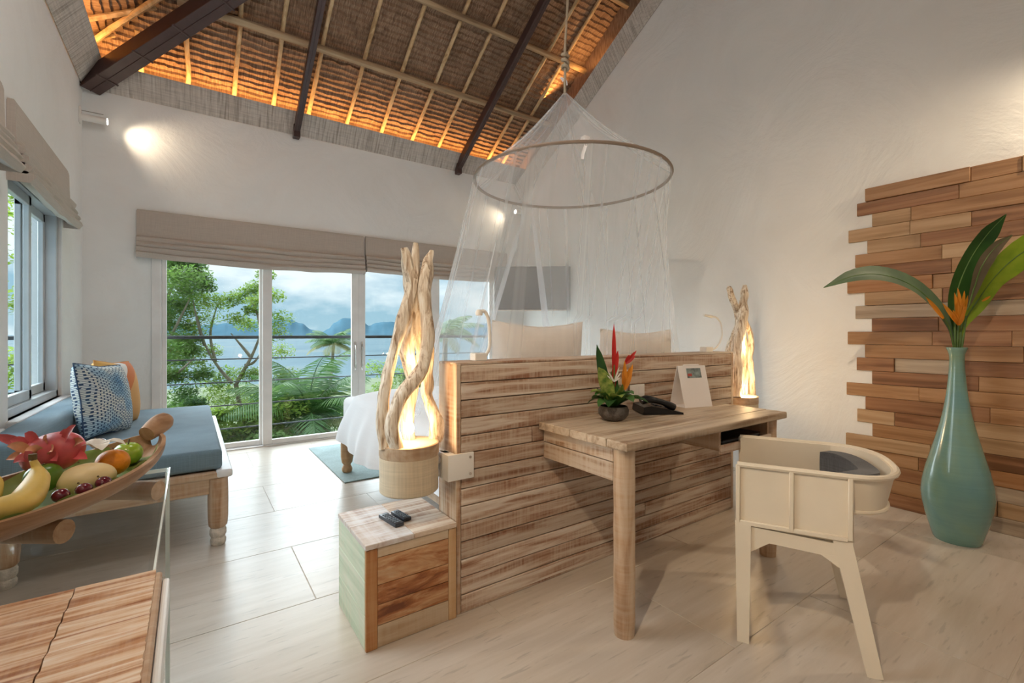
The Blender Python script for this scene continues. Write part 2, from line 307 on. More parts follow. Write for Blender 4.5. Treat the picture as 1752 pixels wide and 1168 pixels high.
# ------------------------------------------------------------------ builders
ORG = {}
def thing(name, label, cat, loc=(0, 0, 0), rotz=0, group=None, kind=None):
    o = bpy.data.objects.new(name, None); COL.objects.link(o); o.empty_display_size = .05
    o.location = loc; o.rotation_euler = (0, 0, rotz); tag(o, label, cat, group, kind)
    ORG[o] = Matrix.Translation(loc) @ Matrix.Rotation(rotz, 4, 'Z')
    return o
def tag(o, label=None, cat=None, group=None, kind=None):
    if label: o['label'] = label
    if cat: o['category'] = cat
    if group: o['group'] = group
    if kind: o['kind'] = kind
    return o
class MB:
    def __init__(s): s.v = []; s.f = []; s.uv = None
    def add(s, vs, fs):
        n = len(s.v); s.v += [Vector(p) for p in vs]; s.f += [tuple(i+n for i in q) for q in fs]; return s
    def box(s, a, c, M=None):
        vs = [Vector((x, y, z)) for z in (a[2], c[2]) for y in (a[1], c[1]) for x in (a[0], c[0])]
        if M: vs = [M @ p for p in vs]
        return s.add(vs, [(0, 2, 3, 1), (4, 5, 7, 6), (0, 1, 5, 4), (1, 3, 7, 5), (3, 2, 6, 7), (2, 0, 4, 6)])
    def bbox(s, a, c, bev=.006, seg=2, M=None):
        bm = bmesh.new(); bmesh.ops.create_cube(bm, size=1)
        for v in bm.verts: v.co = Vector([(a[i]+c[i])/2 + v.co[i]*abs(c[i]-a[i]) for i in range(3)])
        if bev: bmesh.ops.bevel(bm, geom=list(bm.edges), offset=bev, segments=seg, profile=.5, affect='EDGES')
        bm.verts.index_update(); vs = [v.co.copy() for v in bm.verts]; fs = [[v.index for v in f.verts] for f in bm.faces]; bm.free()
        if M: vs = [M @ p for p in vs]
        return s.add(vs, fs)
    def tube(s, pts, rad, n=8, cap=True, jit=0, seed=0, flat=1.0):
        pts = [Vector(p) for p in pts]; k = len(pts)
        rad = [rad]*k if not hasattr(rad, '__len__') else rad
        rings = []; ref = None
        for i, p in enumerate(pts):
            d = (pts[min(i+1, k-1)]-pts[max(i-1, 0)]).normalized()
            if ref is None: ref = Vector((0, 0, 1)) if abs(d.z) < .9 else Vector((1, 0, 0))
            a = d.cross(ref).normalized(); bb = a.cross(d).normalized(); ref = bb
            ring = []
            for j in range(n):
                an = 2*PI*j/n; r = rad[i]
                if jit: r *= 1 + jit*noise.noise(Vector((math.cos(an)*1.6+seed*3.1, math.sin(an)*1.6, i*.22+seed)))
                ring.append(p + a*math.cos(an)*r + bb*math.sin(an)*r*flat)
            rings.append(ring)
        fs = [(i*n+j, i*n+(j+1) % n, (i+1)*n+(j+1) % n, (i+1)*n+j) for i in range(k-1) for j in range(n)]
        if cap: fs += [tuple(range(n-1, -1, -1)), tuple((k-1)*n+j for j in range(n))]
        return s.add([q for r_ in rings for q in r_], fs)
    def lathe(s, prof, c=(0, 0, 0), n=32, sx=1, sy=1, M=None, closed=False):
        vs = []; k = len(prof)
        for r, z in prof:
            for j in range(n):
                an = 2*PI*j/n; p = Vector((c[0]+r*sx*math.cos(an), c[1]+r*sy*math.sin(an), c[2]+z)); vs.append(M @ p if M else p)
        fs = [(i*n+j, i*n+(j+1) % n, (i+1)*n+(j+1) % n, (i+1)*n+j) for i in range(k-1) for j in range(n)]
        if prof[0][0] > 1e-4: fs.append(tuple(range(n-1, -1, -1)))
        if prof[-1][0] > 1e-4 and not closed: fs.append(tuple((k-1)*n+j for j in range(n)))
        return s.add(vs, fs)
    def grid(s, fn, nu, nv, closeu=False):
        vs = [fn(i/nu if closeu else i/(nu-1), j/(nv-1)) for j in range(nv) for i in range(nu)]
        fs = []
        for j in range(nv-1):
            for i in range(nu if closeu else nu-1): fs.append((j*nu+i, j*nu+(i+1) % nu, (j+1)*nu+(i+1) % nu, (j+1)*nu+i))
        return s.add(vs, fs)
    def leaf(s, pts, widths, up=(0, 0, 1), fold=.25, n=None):
        """blade along pts, cross width widths, folded along its midrib"""
        pts = [Vector(p) for p in pts]; k = len(pts); vs = []; up = Vector(up)
        for i, p in enumerate(pts):
            d = (pts[min(i+1, k-1)]-pts[max(i-1, 0)]).normalized(); a = d.cross(up)
            a = a.normalized() if a.length > 1e-4 else Vector((1, 0, 0)); nn = a.cross(d).normalized(); wv = widths[i]
            vs += [p - a*wv + nn*wv*fold, p - a*wv*.5 + nn*wv*fold*.35, p, p + a*wv*.5 + nn*wv*fold*.35, p + a*wv + nn*wv*fold]
        return s.add(vs, [(i*5+j, i*5+j+1, i*5+j+6, i*5+j+5) for i in range(k-1) for j in range(4)])
    def mesh(s, name, mat, smooth=False, inv=None):
        me = bpy.data.meshes.new(name); vs = [inv @ p for p in s.v] if inv else s.v
        me.from_pydata([tuple(p) for p in vs], [], s.f); me.materials.append(MATS[mat])
        if smooth:
            me.polygons.foreach_set('use_smooth', [True]*len(me.polygons))
            if smooth != 'all': me.set_sharp_from_angle(angle=math.radians(40))
        me.update(); return me
    def build(s, name, mat, parent=None, smooth=False, local=False):
        root = parent
        while root is not None and root not in ORG: root = root.parent
        inv = None if (parent is None or local) else ORG[root].inverted()
        o = bpy.data.objects.new(name, s.mesh(name, mat, smooth, inv)); COL.objects.link(o)
        if parent is not None: o.parent = parent
        return o
def inst(name, me, parent, loc=(0, 0, 0), rot=(0, 0, 0), sc=(1, 1, 1)):
    o = bpy.data.objects.new(name, me); COL.objects.link(o); o.parent = parent; o.location = loc; o.rotation_euler = rot; o.scale = sc; return o
def catmull(ctrl, n):
    P = [Vector(p) for p in ctrl]; P = [2*P[0]-P[1]] + P + [2*P[-1]-P[-2]]; out = []; segs = len(P)-3
    for i in range(n):
        u = i/(n-1)*segs; k = min(int(u), segs-1); f = u-k; a, b_, c, d = P[k:k+4]
        out.append(.5*((2*b_)+(c-a)*f+(2*a-5*b_+4*c-d)*f*f+(3*b_-a-3*c+d)*f**3))
    return out
def lerp_list(vals, n):
    out = []
    for i in range(n):
        u = i/(n-1)*(len(vals)-1); k = min(int(u), len(vals)-2); f = u-k; out.append(vals[k]*(1-f)+vals[k+1]*f)
    return out
SN, CS = math.sin(YAW), math.cos(YAW)
def seen(x, y, Y):
    """point on the vertical plane at depth Y in the room that a measured picture position corresponds to"""
    u = (x-876)/792; r = (SN+u*CS, CS-u*SN, (571.4-y)/792); k = Y/r[1]
    return Vector((r[0]*k, Y, EYE+r[2]*k))
def seen_d(x, y, D):
    u = (x-876)/792
    return Vector(((SN+u*CS)*D, (CS-u*SN)*D, EYE+(571.4-y)/792*D))

XL, XR, YB, YR = -.79, 4.03, 5.58, -1.40
TAN = .62; Z0 = 3.70; YM = (YB+YR)/2; ZM = Z0+TAN*(YB-YM)
def back_z(Y, z0=Z0): return z0+TAN*(YB-Y)
def left_z(X, z0=Z0): return z0+TAN*(X-XL)

# ------------------------------------------------------------------ floor
floor = thing('floor', None, None, kind='structure')
MB().box((XL-.2, YR-.2, -.12), (XR+.2, YB+.08, -.0022)).build('grout_bed', 'grout', floor)
TW, TH, G = 1.244, .632, .003
tm = MB().bbox((-TW/2+G/2, -TH/2+G/2, -.010), (TW/2-G/2, TH/2-G/2, 0), .0012, 1).mesh('floor_tile', 'travertine')
half = {}
row0 = .333
for r in range(-3, 9):
    y0 = row0+r*TH; y1 = y0+TH
    off = 2.336 + (0 if r % 2 == 0 else TW/2)
    k = -4
    while off+k*TW < XR:
        a, c = off+k*TW, off+(k+1)*TW; k += 1
        a2, c2, b0, b1 = max(a, XL-.01), min(c, XR+.01), max(y0, YR), min(y1, YB+.06)
        if c2-a2 < .03 or b1-b0 < .03: continue
        inst('floor_tile', tm, floor, ((a2+c2)/2, (b0+b1)/2, 0), (0, 0, 0), ((c2-a2)/TW, (b1-b0)/TH, 1))

# ------------------------------------------------------------------ walls
DX0, DX1, DZ = -.30, 3.62, 2.10          # sliding door opening
def struct(name, mb, mat, **k): return tag(mb.build(name, mat), kind='structure')
T = .16; WT = 3.78
wb = MB().box((XL-T, YB, -.1), (DX0, YB+T, WT)).box((DX1, YB, -.1), (XR+T, YB+T, WT)).box((DX0, YB, DZ), (DX1, YB+T, WT)).box((DX0, YB, -.3), (DX1, YB+T, -.012))
struct('wall_back', wb, 'plaster')
W1 = (3.53, 4.78); W2 = (1.9, 3.25); WZ0, WZ1 = .74, 2.12
wl = MB().box((XL-T, YR-T, -.1), (XL, W2[0], WT)).box((XL-T, W2[1], -.1), (XL, W1[0], WT)).box((XL-T, W1[1], -.1), (XL, YB+T, WT))
for a, c in (W1, W2): wl.box((XL-T, a, -.1), (XL, c, WZ0)).box((XL-T, a, WZ1), (XL, c, WT))
struct('wall_left', wl, 'plaster')
wr = MB()
g = [(YR-T, -.1), (YB+T, -.1), (YB+T, 3.7), (YM, ZM+.3), (YR-T, 3.7)]
wr.add([(XR, y, z) for y, z in g]+[(XR+T, y, z) for y, z in g], [(4, 3, 2, 1, 0), (5, 6, 7, 8, 9), (0, 1, 6, 5), (1, 2, 7, 6), (2, 3, 8, 7), (3, 4, 9, 8), (4, 0, 5, 9)])
struct('wall_right', wr, 'plaster')
struct('wall_rear', MB().box((XL-T, YR-T, -.1), (XR+T, YR, WT)), 'plaster')

# ------------------------------------------------------------------ ceiling: thatch on bamboo
ceil = thing('ceiling', None, None, kind='structure')
XH = XL+(YB-YM)                     # where the hip meets the ridge
def deck(vs, nm='roof_deck'):
    up = Vector((0, 0, .12)); n = len(vs); q = [Vector(p)+Vector((0, 0, .05)) for p in vs]
    MB().add(q+[p+up for p in q], [tuple(range(n-1, -1, -1)), tuple(range(n, 2*n))]+[(i, (i+1) % n, (i+1) % n+n, i+n) for i in range(n)]).build(nm, 'thatch_dark', ceil)
e = .5; zl = Z0-TAN*e
deck([(XL-e, YB+e, zl), (XR+T, YB+e, zl), (XR+T, YM, ZM), (XH, YM, ZM)])
deck([(XL-e, YR-e, zl), (XL-e, YB+e, zl), (XH, YM, ZM)])
deck([(XR+T, YR-e, zl), (XL-e, YR-e, zl), (XH, YM, ZM), (XR+T, YM, ZM)])
PITCH, HANG = .052, .026
def course(i, side):
    rr = random.Random(i*7+side*1000); b0 = -.02+i*PITCH; b1 = b0+PITCH*1.35
    if side == 0: a0, a1 = XL+max(b0, 0)-.03, XR+.05
    else: a0, a1 = YR+max(b0, 0)-.03, YB-max(b0, 0)+.03
    n = max(3, int((a1-a0)/.028)); mb = MB(); vs = []
    ph = rr.random()*50
    for k in range(n+1):
        a = a0+(a1-a0)*k/n
        j = .012*noise.noise(Vector((a*9, ph, 0)))+.010*noise.noise(Vector((a*38, ph+3, 0)))
        hg = HANG+.010*noise.noise(Vector((a*4.2, ph+9, 1)))+.006*noise.noise(Vector((a*30, ph+5, 2)))
        for bb, dz in ((b0, .004), ((b0+b1)/2, -hg*.45), (b1+j, -hg), (b1+j+.004, .01)):
            z = Z0+TAN*bb+dz
            vs.append((a, YB-bb, z) if side == 0 else (XL+bb, a, z))
    fs = [(k*4+q, k*4+q+1, (k+1)*4+q+1, (k+1)*4+q) for k in range(n) for q in range(3)]
    mb.add(vs, fs).build('thatch_course', 'thatch_back' if side == 0 else 'thatch_side', ceil, True)
NR = int((YB-YM)/PITCH)
for i in range(NR):
    course(i, 0); course(i, 1)
# bamboo rafters under the thatch
def pole(p0, p1, r, mat, nm, node=0, n=8, seed=0):
    p0, p1 = Vector(p0), Vector(p1); L = (p1-p0).length; k = max(4, int(L/.12)); pts = []; rd = []
    for i in range(k+1):
        f = i/k; p = p0.lerp(p1, f); p += Vector((noise.noise(Vector((f*3, seed, 0))), noise.noise(Vector((f*3, seed, 5))), 0))*.012
        pts.append(p); rd.append(r*(1.10 if node and i % 3 == 0 else 1.0)*(1-.12*f))
    return MB().tube(pts, rd, n, jit=.12, seed=seed).build(nm, mat, ceil, True)
ZB = Z0-.055
for i, X in enumerate([-.376, -.014, .375, .737, 1.09, 1.506, 1.92, 2.316, 2.688, 3.07, 3.451, 3.70]):
    yt = max(YM, YB-(X-XL)+.05)
    pole((X, YB-.02, back_z(YB-.02, ZB)), (X+R.uniform(-.02, .02), yt, back_z(yt, ZB)), .021, 'bamboo', 'bamboo_rafter', 1, seed=i)
for i, Y in enumerate([5.28, 4.98, 4.66, 4.34, 4.0, 3.68, 3.35, 3.0, 2.65, 2.3]):
    xt = XL+(YB-Y)-.05
    pole((XL+.02, Y, left_z(XL+.02, ZB)), (xt, Y, left_z(xt, ZB)), .022, 'bamboo', 'bamboo_rafter', 1, seed=20+i)
# split bamboo lying along the hip
pole((XL+.02, YB-.22, left_z(XL+.02, ZB-.03)), (XL+1.6, YB-1.8, left_z(XL+1.6, ZB-.03)), .024, 'bamboo', 'hip_pole', 1, seed=41)
ZP = Z0-.115
for i, Y in enumerate([4.86, 4.19, 3.52, 2.85]):
    x0 = XL+(YB-Y)-.02
    pole((x0, Y, back_z(Y, ZP)), (XR-.02, Y-.01, back_z(Y, ZP)), .036, 'purlin_wood', 'purlin', 0, 10, seed=60+i)
# dark steel rafters
def steel(p0, p1, wd, dp, nm):
    p0, p1 = Vector(p0), Vector(p1); d = (p1-p0).normalized(); a = d.cross(Vector((0, 0, 1))).normalized(); u = a.cross(d)
    M = Matrix((a, d, u)).transposed().to_4x4(); M.translation = p0; L = (p1-p0).length
    mb = MB().bbox((-wd/2, 0, 0), (wd/2, L, dp), .006, 1, M)
    mb.bbox((-wd/2-.008, 0, -.006), (wd/2+.008, L, .012), .003, 1, M).bbox((-.004, .0, -.010), (.004, L, 0), .001, 1, M)
    return mb.build(nm, 'dark_steel', ceil), M, L
ZS = 3.37
for X in (.96, 2.964):
    o, M, L = steel((X, YB-.02, ZS), (X, YM, back_z(YM, ZS)), .046, .11, 'steel_rafter')
    MB().bbox((X-.034, YB-.10, ZS-.02), (X+.034, YB-.015, ZS+.12), .006, 1).build('end_plate', 'dark_steel', o)
o, M, L = steel((XL+.06, YB-.06, 3.365), (XH, YM, left_z(XH, 3.34)), .15, .12, 'hip_beam')
for s_ in (.16, .5, .86, 1.25, 1.8):
    MB().bbox((-.096, s_*1.2, -.013), (.096, s_*1.2+.014, .0), .002, 1, M).build('strap', 'dark_steel', o)
MB().box((XH, YM-.04, ZM-.30), (XR, YM+.04, ZM-.16)).build('ridge_beam', 'dark_steel', ceil)
# woven matting cornice hiding the light strip
def strip_board(pts_low, pts_hi, nm, mat='matting_y'):
    a, b_ = [Vector(p) for p in pts_low]; c, d = [Vector(p) for p in pts_hi]
    nrm = (b_-a).cross(c-a).normalized()*.010; q = [a, b_, d, c]
    mb = MB().add(q+[p+nrm for p in q], [(3, 2, 1, 0), (4, 5, 6, 7), (0, 1, 5, 4), (1, 2, 6, 5), (2, 3, 7, 6), (3, 0, 4, 7)])
    return tag(mb.build(nm, mat), kind='structure')
ML, MH, MI = 3.405, 3.605, .15
strip_board([(XL+.01, YB-.004, ML), (XR, YB-.004, ML)], [(XL+.01, YB-MI, MH), (XR, YB-MI, MH)], 'trim_1', 'matting_x')
strip_board([(XL+.004, YR, ML), (XL+.004, YB-.01, ML)], [(XL+MI, YR, MH), (XL+MI, YB-.01, MH)], 'trim_2')
def gz(Y): return 4.34+.585*(3.6-Y)
strip_board([(XR-.004, YB, gz(YB)), (XR-.004, YM, gz(YM))], [(XR-.12, YB, gz(YB)+.17), (XR-.12, YM, gz(YM)+.17)], 'trim_3')
# thatch laid down onto the wall heads behind the matting
MB().box((XL, YB-.012, MH-.06), (XR, YB-.002, 3.80)).build('thatch_verge', 'thatch_back', ceil)
MB().box((XL+.002, YR, MH-.06), (XL+.012, YB, 3.80)).build('thatch_verge', 'thatch_side', ceil)
q = [(XR-.006, YB, gz(YB)+.05), (XR-.006, YM, gz(YM)+.05), (XR-.006, YM, ZM+.05), (XR-.006, YB, Z0+.05)]
MB().add(q+[(x-.012, y, z) for x, y, z in q], [(0, 1, 2, 3), (7, 6, 5, 4), (0, 4, 5, 1), (1, 5, 6, 2), (2, 6, 7, 3), (3, 7, 4, 0)]).build('thatch_verge', 'thatch_side', ceil)
# warm light strips behind the matting
def led(name, loc, direction, length, along, energy):
    ld = bpy.data.lights.new(name, 'AREA'); ld.shape = 'RECTANGLE'; ld.size = length; ld.size_y = .03; ld.energy = energy; ld.color = (1.0, .50, .15)
    o = bpy.data.objects.new(name, ld); COL.objects.link(o)
    z = -Vector(direction).normalized(); x = Vector(along).normalized(); y = z.cross(x).normalized(); x = y.cross(z)
    M = Matrix((x, y, z)).transposed().to_4x4(); M.translation = Vector(loc); o.matrix_world = M
    return o
led('light_strip_back', ((XL+XR)/2, YB-.075, 3.53), (0, -.55, 1), 4.5, (1, 0, 0), 26)
led('light_strip_left', (XL+.075, (YB+YR)/2, 3.53), (.55, 0, 1), 6.6, (0, 1, 0), 36)
yc = (YB+YM)/2
led('light_strip_gable', (XR-.07, yc, gz(yc)+.17), (-.6, 0, 1), 4.0, (0, 1, -.585), 15)

# ------------------------------------------------------------------ sliding glass doors
def frame_rect(mb, x0, x1, z0, z1, y0, y1, wl_, wr_, wt=.06, wbm=.05):
    mb.bbox((x0, y0, z0), (x0+wl_, y1, z1), .004, 1).bbox((x1-wr_, y0, z0), (x1, y1, z1), .004, 1)
    mb.bbox((x0+wl_, y0, z1-wt), (x1-wr_, y1, z1), .004, 1).bbox((x0+wl_, y0, z0), (x1-wr_, y1, z0+wbm), .004, 1)
panels = [(-.215, .725, .02, .09), (.725, 1.645, .0, .082), (1.645, 2.575, .082, .0), (2.57, 3.56, .12, .04)]
panels = [(-.225, .66, .04, .05), (.635, 1.645, .09, .08), (1.645, 2.70, .08, .12), (2.66, 3.56, .05, .05)]
for i, (a, c, l_, r_) in enumerate(panels):
    d = thing('door_%d' % (i+1), None, None, kind='structure')
    y0 = YB-.025 if i in (1, 2) else YB+.03
    mb = MB(); frame_rect(mb, a, c, .018, 2.06, y0, y0+.045, l_, r_); mb.build('door_frame', 'white_frame', d)
    MB().box((a+l_, y0+.018, .06), (c-r_, y0+.026, 2.0)).build('pane', 'pane_glass', d)
    if i in (1, 2):
        x = c-.04 if i == 1 else a+.04; h = MB()
        h.tube(catmull([(x, y0, .80), (x, y0-.028, .83), (x, y0-.03, .95), (x, y0-.028, 1.05), (x, y0, 1.08)], 12), .006, 6)
        h.bbox((x-.012, y0-.006, .77), (x+.012, y0, 1.11), .003, 1); h.build('door_handle', 'chrome', d, True)
fr = MB().bbox((DX0, YB-.02, 0), (DX0+.075, YB+.12, DZ), .004, 1).bbox((DX1-.06, YB-.02, 0), (DX1, YB+.12, DZ), .004, 1).bbox((DX0, YB-.02, DZ-.06), (DX1, YB+.12, DZ), .004, 1).bbox((DX0, YB-.03, -.011), (DX1, YB+.14, .014), .003, 1)
tag(fr.build('trim_4', 'white_frame'), kind='structure')

# left wall windows
for i, (a, c) in enumerate((W1, W2)):
    wdw = thing('window_%d' % (i+1), None, None, kind='structure')
    o = MB().bbox((XL-.05, a-.03, WZ0-.055), (XL+.05, c+.03, WZ0), .008, 2).build('window_sill', 'sill_white', wdw)
    f = MB(); x0, x1 = XL-.12, XL-.02
    f.bbox((x0, a, WZ0), (x1, a+.05, WZ1), .003, 1).bbox((x0, c-.05, WZ0), (x1, c, WZ1), .003, 1).bbox((x0, a, WZ0), (x1, c, WZ0+.05), .003, 1).bbox((x0, a, WZ1-.05), (x1, c, WZ1), .003, 1)
    f.build('window_frame', 'aluminium', wdw)
    n = 2; L = (c-a-.1)/n
    for k in range(n):
        s0 = a+.05+k*L-(.02 if k else 0); s1 = s0+L+.02; xx = XL-.055-.04*k
        sm = MB(); sm.bbox((xx-.015, s0, WZ0+.05), (xx+.015, s0+.05, WZ1-.05), .003, 1).bbox((xx-.015, s1-.05, WZ0+.05), (xx+.015, s1, WZ1-.05), .003, 1)
        sm.bbox((xx-.015, s0, WZ0+.05), (xx+.015, s1, WZ0+.11), .003, 1).bbox((xx-.015, s0, WZ1-.11), (xx+.015, s1, WZ1-.05), .003, 1)
        so = sm.build('sash', 'aluminium', wdw)
        MB().box((xx-.003, s0+.05, WZ0+.11), (xx+.003, s1-.05, WZ1-.11)).build('pane', 'pane_glass', so)

# ------------------------------------------------------------------ roman blinds
def blind(name, label, p0, dirv, out, L, ztop, zbot, seed, sag=.03, bulge=.5):
    """dirv along the wall, out away from the wall"""
    p0, dirv, out = Vector(p0), Vector(dirv), Vector(out)
    t = thing(name, label, 'window blind', p0, 0, 'roman blinds raised over the glass')
    n = 60; nf = 4; hh = ztop-zbot; flat = hh*.55
    prof = [(.030, ztop), (.034, ztop-.02), (.036, ztop-flat*.5), (.040, ztop-flat)]
    zf = ztop-flat; step = (zf-zbot)/nf
    for k in range(nf):
        o0 = .050+.012*k
        prof += [(o0-.012, zf-k*step+.004), (o0+.020, zf-k*step-.25*step), (o0+.024, zf-(k+.6)*step), (o0+.006, zf-(k+1)*step-.012)]
    prof += [(.03, zbot+.02), (.018, zbot+.10)]
    m_ = len(prof); vs = []
    for i in range(n+1):
        u = i/n
        for q, (d, z) in enumerate(prof):
            wob = .010*noise.noise(Vector((u*5+seed, q*.7, 0)))*(0 if q < 3 else 1)
            zz = z - sag*math.sin(PI*u)*(0 if q < 4 else (q-3)/m_)*1.4 + (0 if q < 3 else .007*noise.noise(Vector((u*9+seed, q*.35, 3))))
            vs.append(p0+dirv*(u*L)+out*(d+wob)+Vector((0, 0, zz)))
    fs = [(i*m_+q, i*m_+q+1, (i+1)*m_+q+1, (i+1)*m_+q) for i in range(n) for q in range(m_-1)]
    mb = MB().add(vs, fs)
    for i in (0, n):
        k0 = i*m_; wall = [p0+dirv*(L*i/n)+out*.001+Vector((0, 0, vs[k0+q].z)) for q in range(m_-2)]
        mb.add([vs[k0+q] for q in range(m_-2)]+wall, [(q, q+1, m_-2+q+1, m_-2+q) for q in range(m_-3)])
    mb.build('fabric', 'linen', t, True)
    d = [p0+dirv*.004+out*.002+Vector((0, 0, ztop-.02)), p0+dirv*(L-.004)+out*.028+Vector((0, 0, ztop+.010))]
    MB().box([min(a, b_) for a, b_ in zip(*d)], [max(a, b_) for a, b_ in zip(*d)]).build('head_rail', 'linen', t)
    return t
blind('roman_blind', 'wide taupe linen roman blind above the daybed end of the glass doors', (-.41, YB, 0), (1, 0, 0), (0, -1, 0), 2.115, 2.36, 1.925, 1)
blind('roman_blind', 'taupe linen roman blind behind the driftwood branches and the bed net', (1.725, YB, 0), (1, 0, 0), (0, -1, 0), 2.05, 2.36, 1.955, 5)
blind('roman_blind', 'taupe linen roman blind gathered in soft folds on the side window', (XL, 3.50, 0), (0, 1, 0), (1, 0, 0), 1.33, 2.43, 2.02, 9, .02)
blind('roman_blind', 'taupe linen roman blind cut by the picture edge at upper left', (XL, 1.9, 0), (0, 1, 0), (1, 0, 0), 1.42, 2.43, 2.02, 13, .02)

# ------------------------------------------------------------------ outdoors: balcony, sea, hills
dk = MB().box((-1.5, YB+T, -.25), (5.5, 5.98, -.03)).build('balcony_ledge', 'deck_concrete'); tag(dk, kind='structure')
rl = thing('balcony_railing', 'dark balcony railing with one thick handrail and thin cables', 'railing', (2, 5.87, 0))
MB().bbox((-1.4, 5.85, 1.148), (5.4, 5.89, 1.184), .006, 1).build('handrail', 'rail_dark', rl)
for z in (.93, .68, .43, .178): MB().tube([(-1.4, 5.87, z), (5.4, 5.87, z)], .0075, 6).build('cable', 'rail_dark', rl, True)
for x in (-1.35, 5.35): MB().bbox((x-.02, 5.85, -.03), (x+.02, 5.89, 1.15), .003, 1).build('post', 'rail_dark', rl)
# hillside falling to the shore
def ter(u, v):
    y = 7.6+v*v*150; x = -60+u*200
    d = (y-7.6); z = -3.2-10.6*min(1, d/110)**.8+.6*noise.noise(Vector((x*.12, y*.12, 0)))
    return (x, y, z)
tag(MB().grid(ter, 40, 40).build('hillside', 'hill_soil', None, True), kind='structure')
MB_s = MB().add([(-9000, 60, -14), (9000, 60, -14), (9000, 14000, -14), (-9000, 14000, -14)], [(0, 1, 2, 3)])
tag(MB_s.build('sea', 'sea_water'), kind='structure')
def ridge(profile, D, depth, seed):
    mb = MB(); n = 160; xs = [p[0] for p in profile]; ys = [p[1] for p in profile]; rows = []
    for i in range(n+1):
        x = xs[0]+(xs[-1]-xs[0])*i/n; k = max(j for j in range(len(xs)) if xs[j] <= x+1e-6); k = min(k, len(xs)-2)
        f = (x-xs[k])/(xs[k+1]-xs[k]); f = f*f*(3-2*f); y = ys[k]*(1-f)+ys[k+1]*f
        top = seen_d(x, y+1.6*noise.noise(Vector((x*.09, seed, 0))), D); base = seen_d(x, 571.4, D); a = (base-Vector((0, 0, EYE))); a.z = 0; a.normalize()
        h = top.z+14
        for dd, hh in ((-depth, 0), (-depth*.55, .42), (-depth*.25, .75), (0, 1), (depth*.5, .5), (depth, 0)):
            q = Vector((base.x, base.y, 0))+a*dd; z = -14+h*max(0, hh+(.10*noise.noise(Vector((x*.05, hh*3, seed))) if 0 < hh < 1 else 0)); rows.append((q.x, q.y, z))
    mb.add(rows, [(i*6+j, (i+1)*6+j, (i+1)*6+j+1, i*6+j+1) for i in range(n) for j in range(5)])
    return mb
tag(ridge([(150, 556), (260, 552), (340, 556), (420, 551), (470, 546), (496, 546), (515, 553), (535, 564), (552, 571)], 5200, 500, 1).build('mountain', 'mountain_haze_blue', None, True), kind='structure')
tag(ridge([(545, 571), (562, 563), (572, 551), (590, 544), (606, 545), (618, 548), (632, 557), (645, 552), (660, 550), (690, 552), (730, 548), (790, 556), (850, 552), (930, 560), (1000, 568)], 6400, 600, 4).build('mountain', 'mountain_haze_blue', None, True), kind='structure')

# trees
def leaf_cloud(centers, count, size, rr, flat=.6):
    mb = MB(); vs = []; fs = []
    for c, rad in centers:
        c = Vector(c)
        for _ in range(count):
            d = Vector((rr.gauss(0, 1), rr.gauss(0, 1), rr.gauss(0, 1))); d.normalize(); p = c+Vector((d.x, d.y, d.z*flat))*rad*(rr.random()**.5)
            a = Vector((rr.gauss(0, 1), rr.gauss(0, 1), rr.gauss(0, .45))).normalized(); bb = a.cross(Vector((rr.gauss(0, .4), rr.gauss(0, .4), 1))).normalized(); s = size*rr.uniform(.6, 1.3); n = len(vs)
            vs += [p-a*s, p+bb*s*.42, p+a*s, p-bb*s*.42]; fs.append((n, n+1, n+2, n+3))
    mb.v = vs; mb.f = fs; return mb
def broadleaf(name, label, base, trunk, limbs, centers, count, size, mat, seed, r0=.12, group='trees beyond the balcony'):
    rr = random.Random(seed); t = thing(name, label, 'tree' if 'shrub' not in name else 'shrub', base, 0, group)
    if trunk: MB().tube(catmull(trunk, 14), lerp_list([r0, r0*.7], 14), 8, jit=.2, seed=seed).build('trunk', 'bark', t, True)
    for k, l_ in enumerate(limbs): MB().tube(catmull(l_, 10), lerp_list([r0*.62, r0*.15], 10), 6, jit=.2, seed=seed+k).build('branch', 'bark', t, True)
    leaf_cloud(centers, count, size, rr).build('foliage', mat, t)
    return t
rr = random.Random(3)
def blobs(box, n, r0, r1): return [((rr.uniform(box[0], box[1]), rr.uniform(box[2], box[3]), rr.uniform(box[4], box[5])), rr.uniform(r0, r1)) for _ in range(n)]
# forked feathery tree in the middle of the first pane
D = 9.6
def sd(x, y, dd=0): return seen_d(x, y, D+dd)
fork = sd(403, 655); base = sd(398, 900); base.z = -4.2
limbs = [[sd(397, 655), sd(375, 630), sd(352, 592), sd(338, 540)], [sd(405, 655), sd(430, 610), sd(448, 565), sd(470, 500)], [sd(430, 612, .2), sd(412, 590, .3), sd(395, 570, .3)],
         [sd(350, 590), sd(340, 560, -.3), sd(330, 512, -.3)], [sd(420, 625, .2), sd(436, 618, .2), sd(455, 590, .5)], [sd(368, 618), sd(360, 570, .3), sd(372, 520, .3)], [sd(448, 565), sd(438, 530), sd(424, 505)]]
cl = []
for x, y, r_ in [(352, 510, .24), (372, 520, .26), (392, 512, .22), (410, 508, .22), (430, 498, .2), (440, 515, .2), (466, 505, .22), (440, 490, .2), (478, 545, .25), (405, 545, .2), (425, 555, .24), (330, 520, .26),
                 (455, 470, .18), (432, 530, .16), (350, 545, .28), (470, 570, .26), (335, 570, .25), (390, 640, .26), (420, 640, .26), (370, 650, .28), (350, 690, .30), (385, 680, .32), (410, 690, .25), (440, 640, .2), (340, 620, .3), (325, 650, .34), (480, 600, .26), (490, 640, .24), (360, 600, .22), (375, 665, .25)]:
    cl.append((sd(x, y, rr.uniform(-.5, .5)), r_*1.25))
broadleaf('broadleaf_tree', 'tree with a pale forked trunk and feathery leaves behind the first pane', base, [base, sd(412, 760), sd(410, 700), fork], limbs, cl, 420, .036, 'tree_leaf_bright', 11, .062)
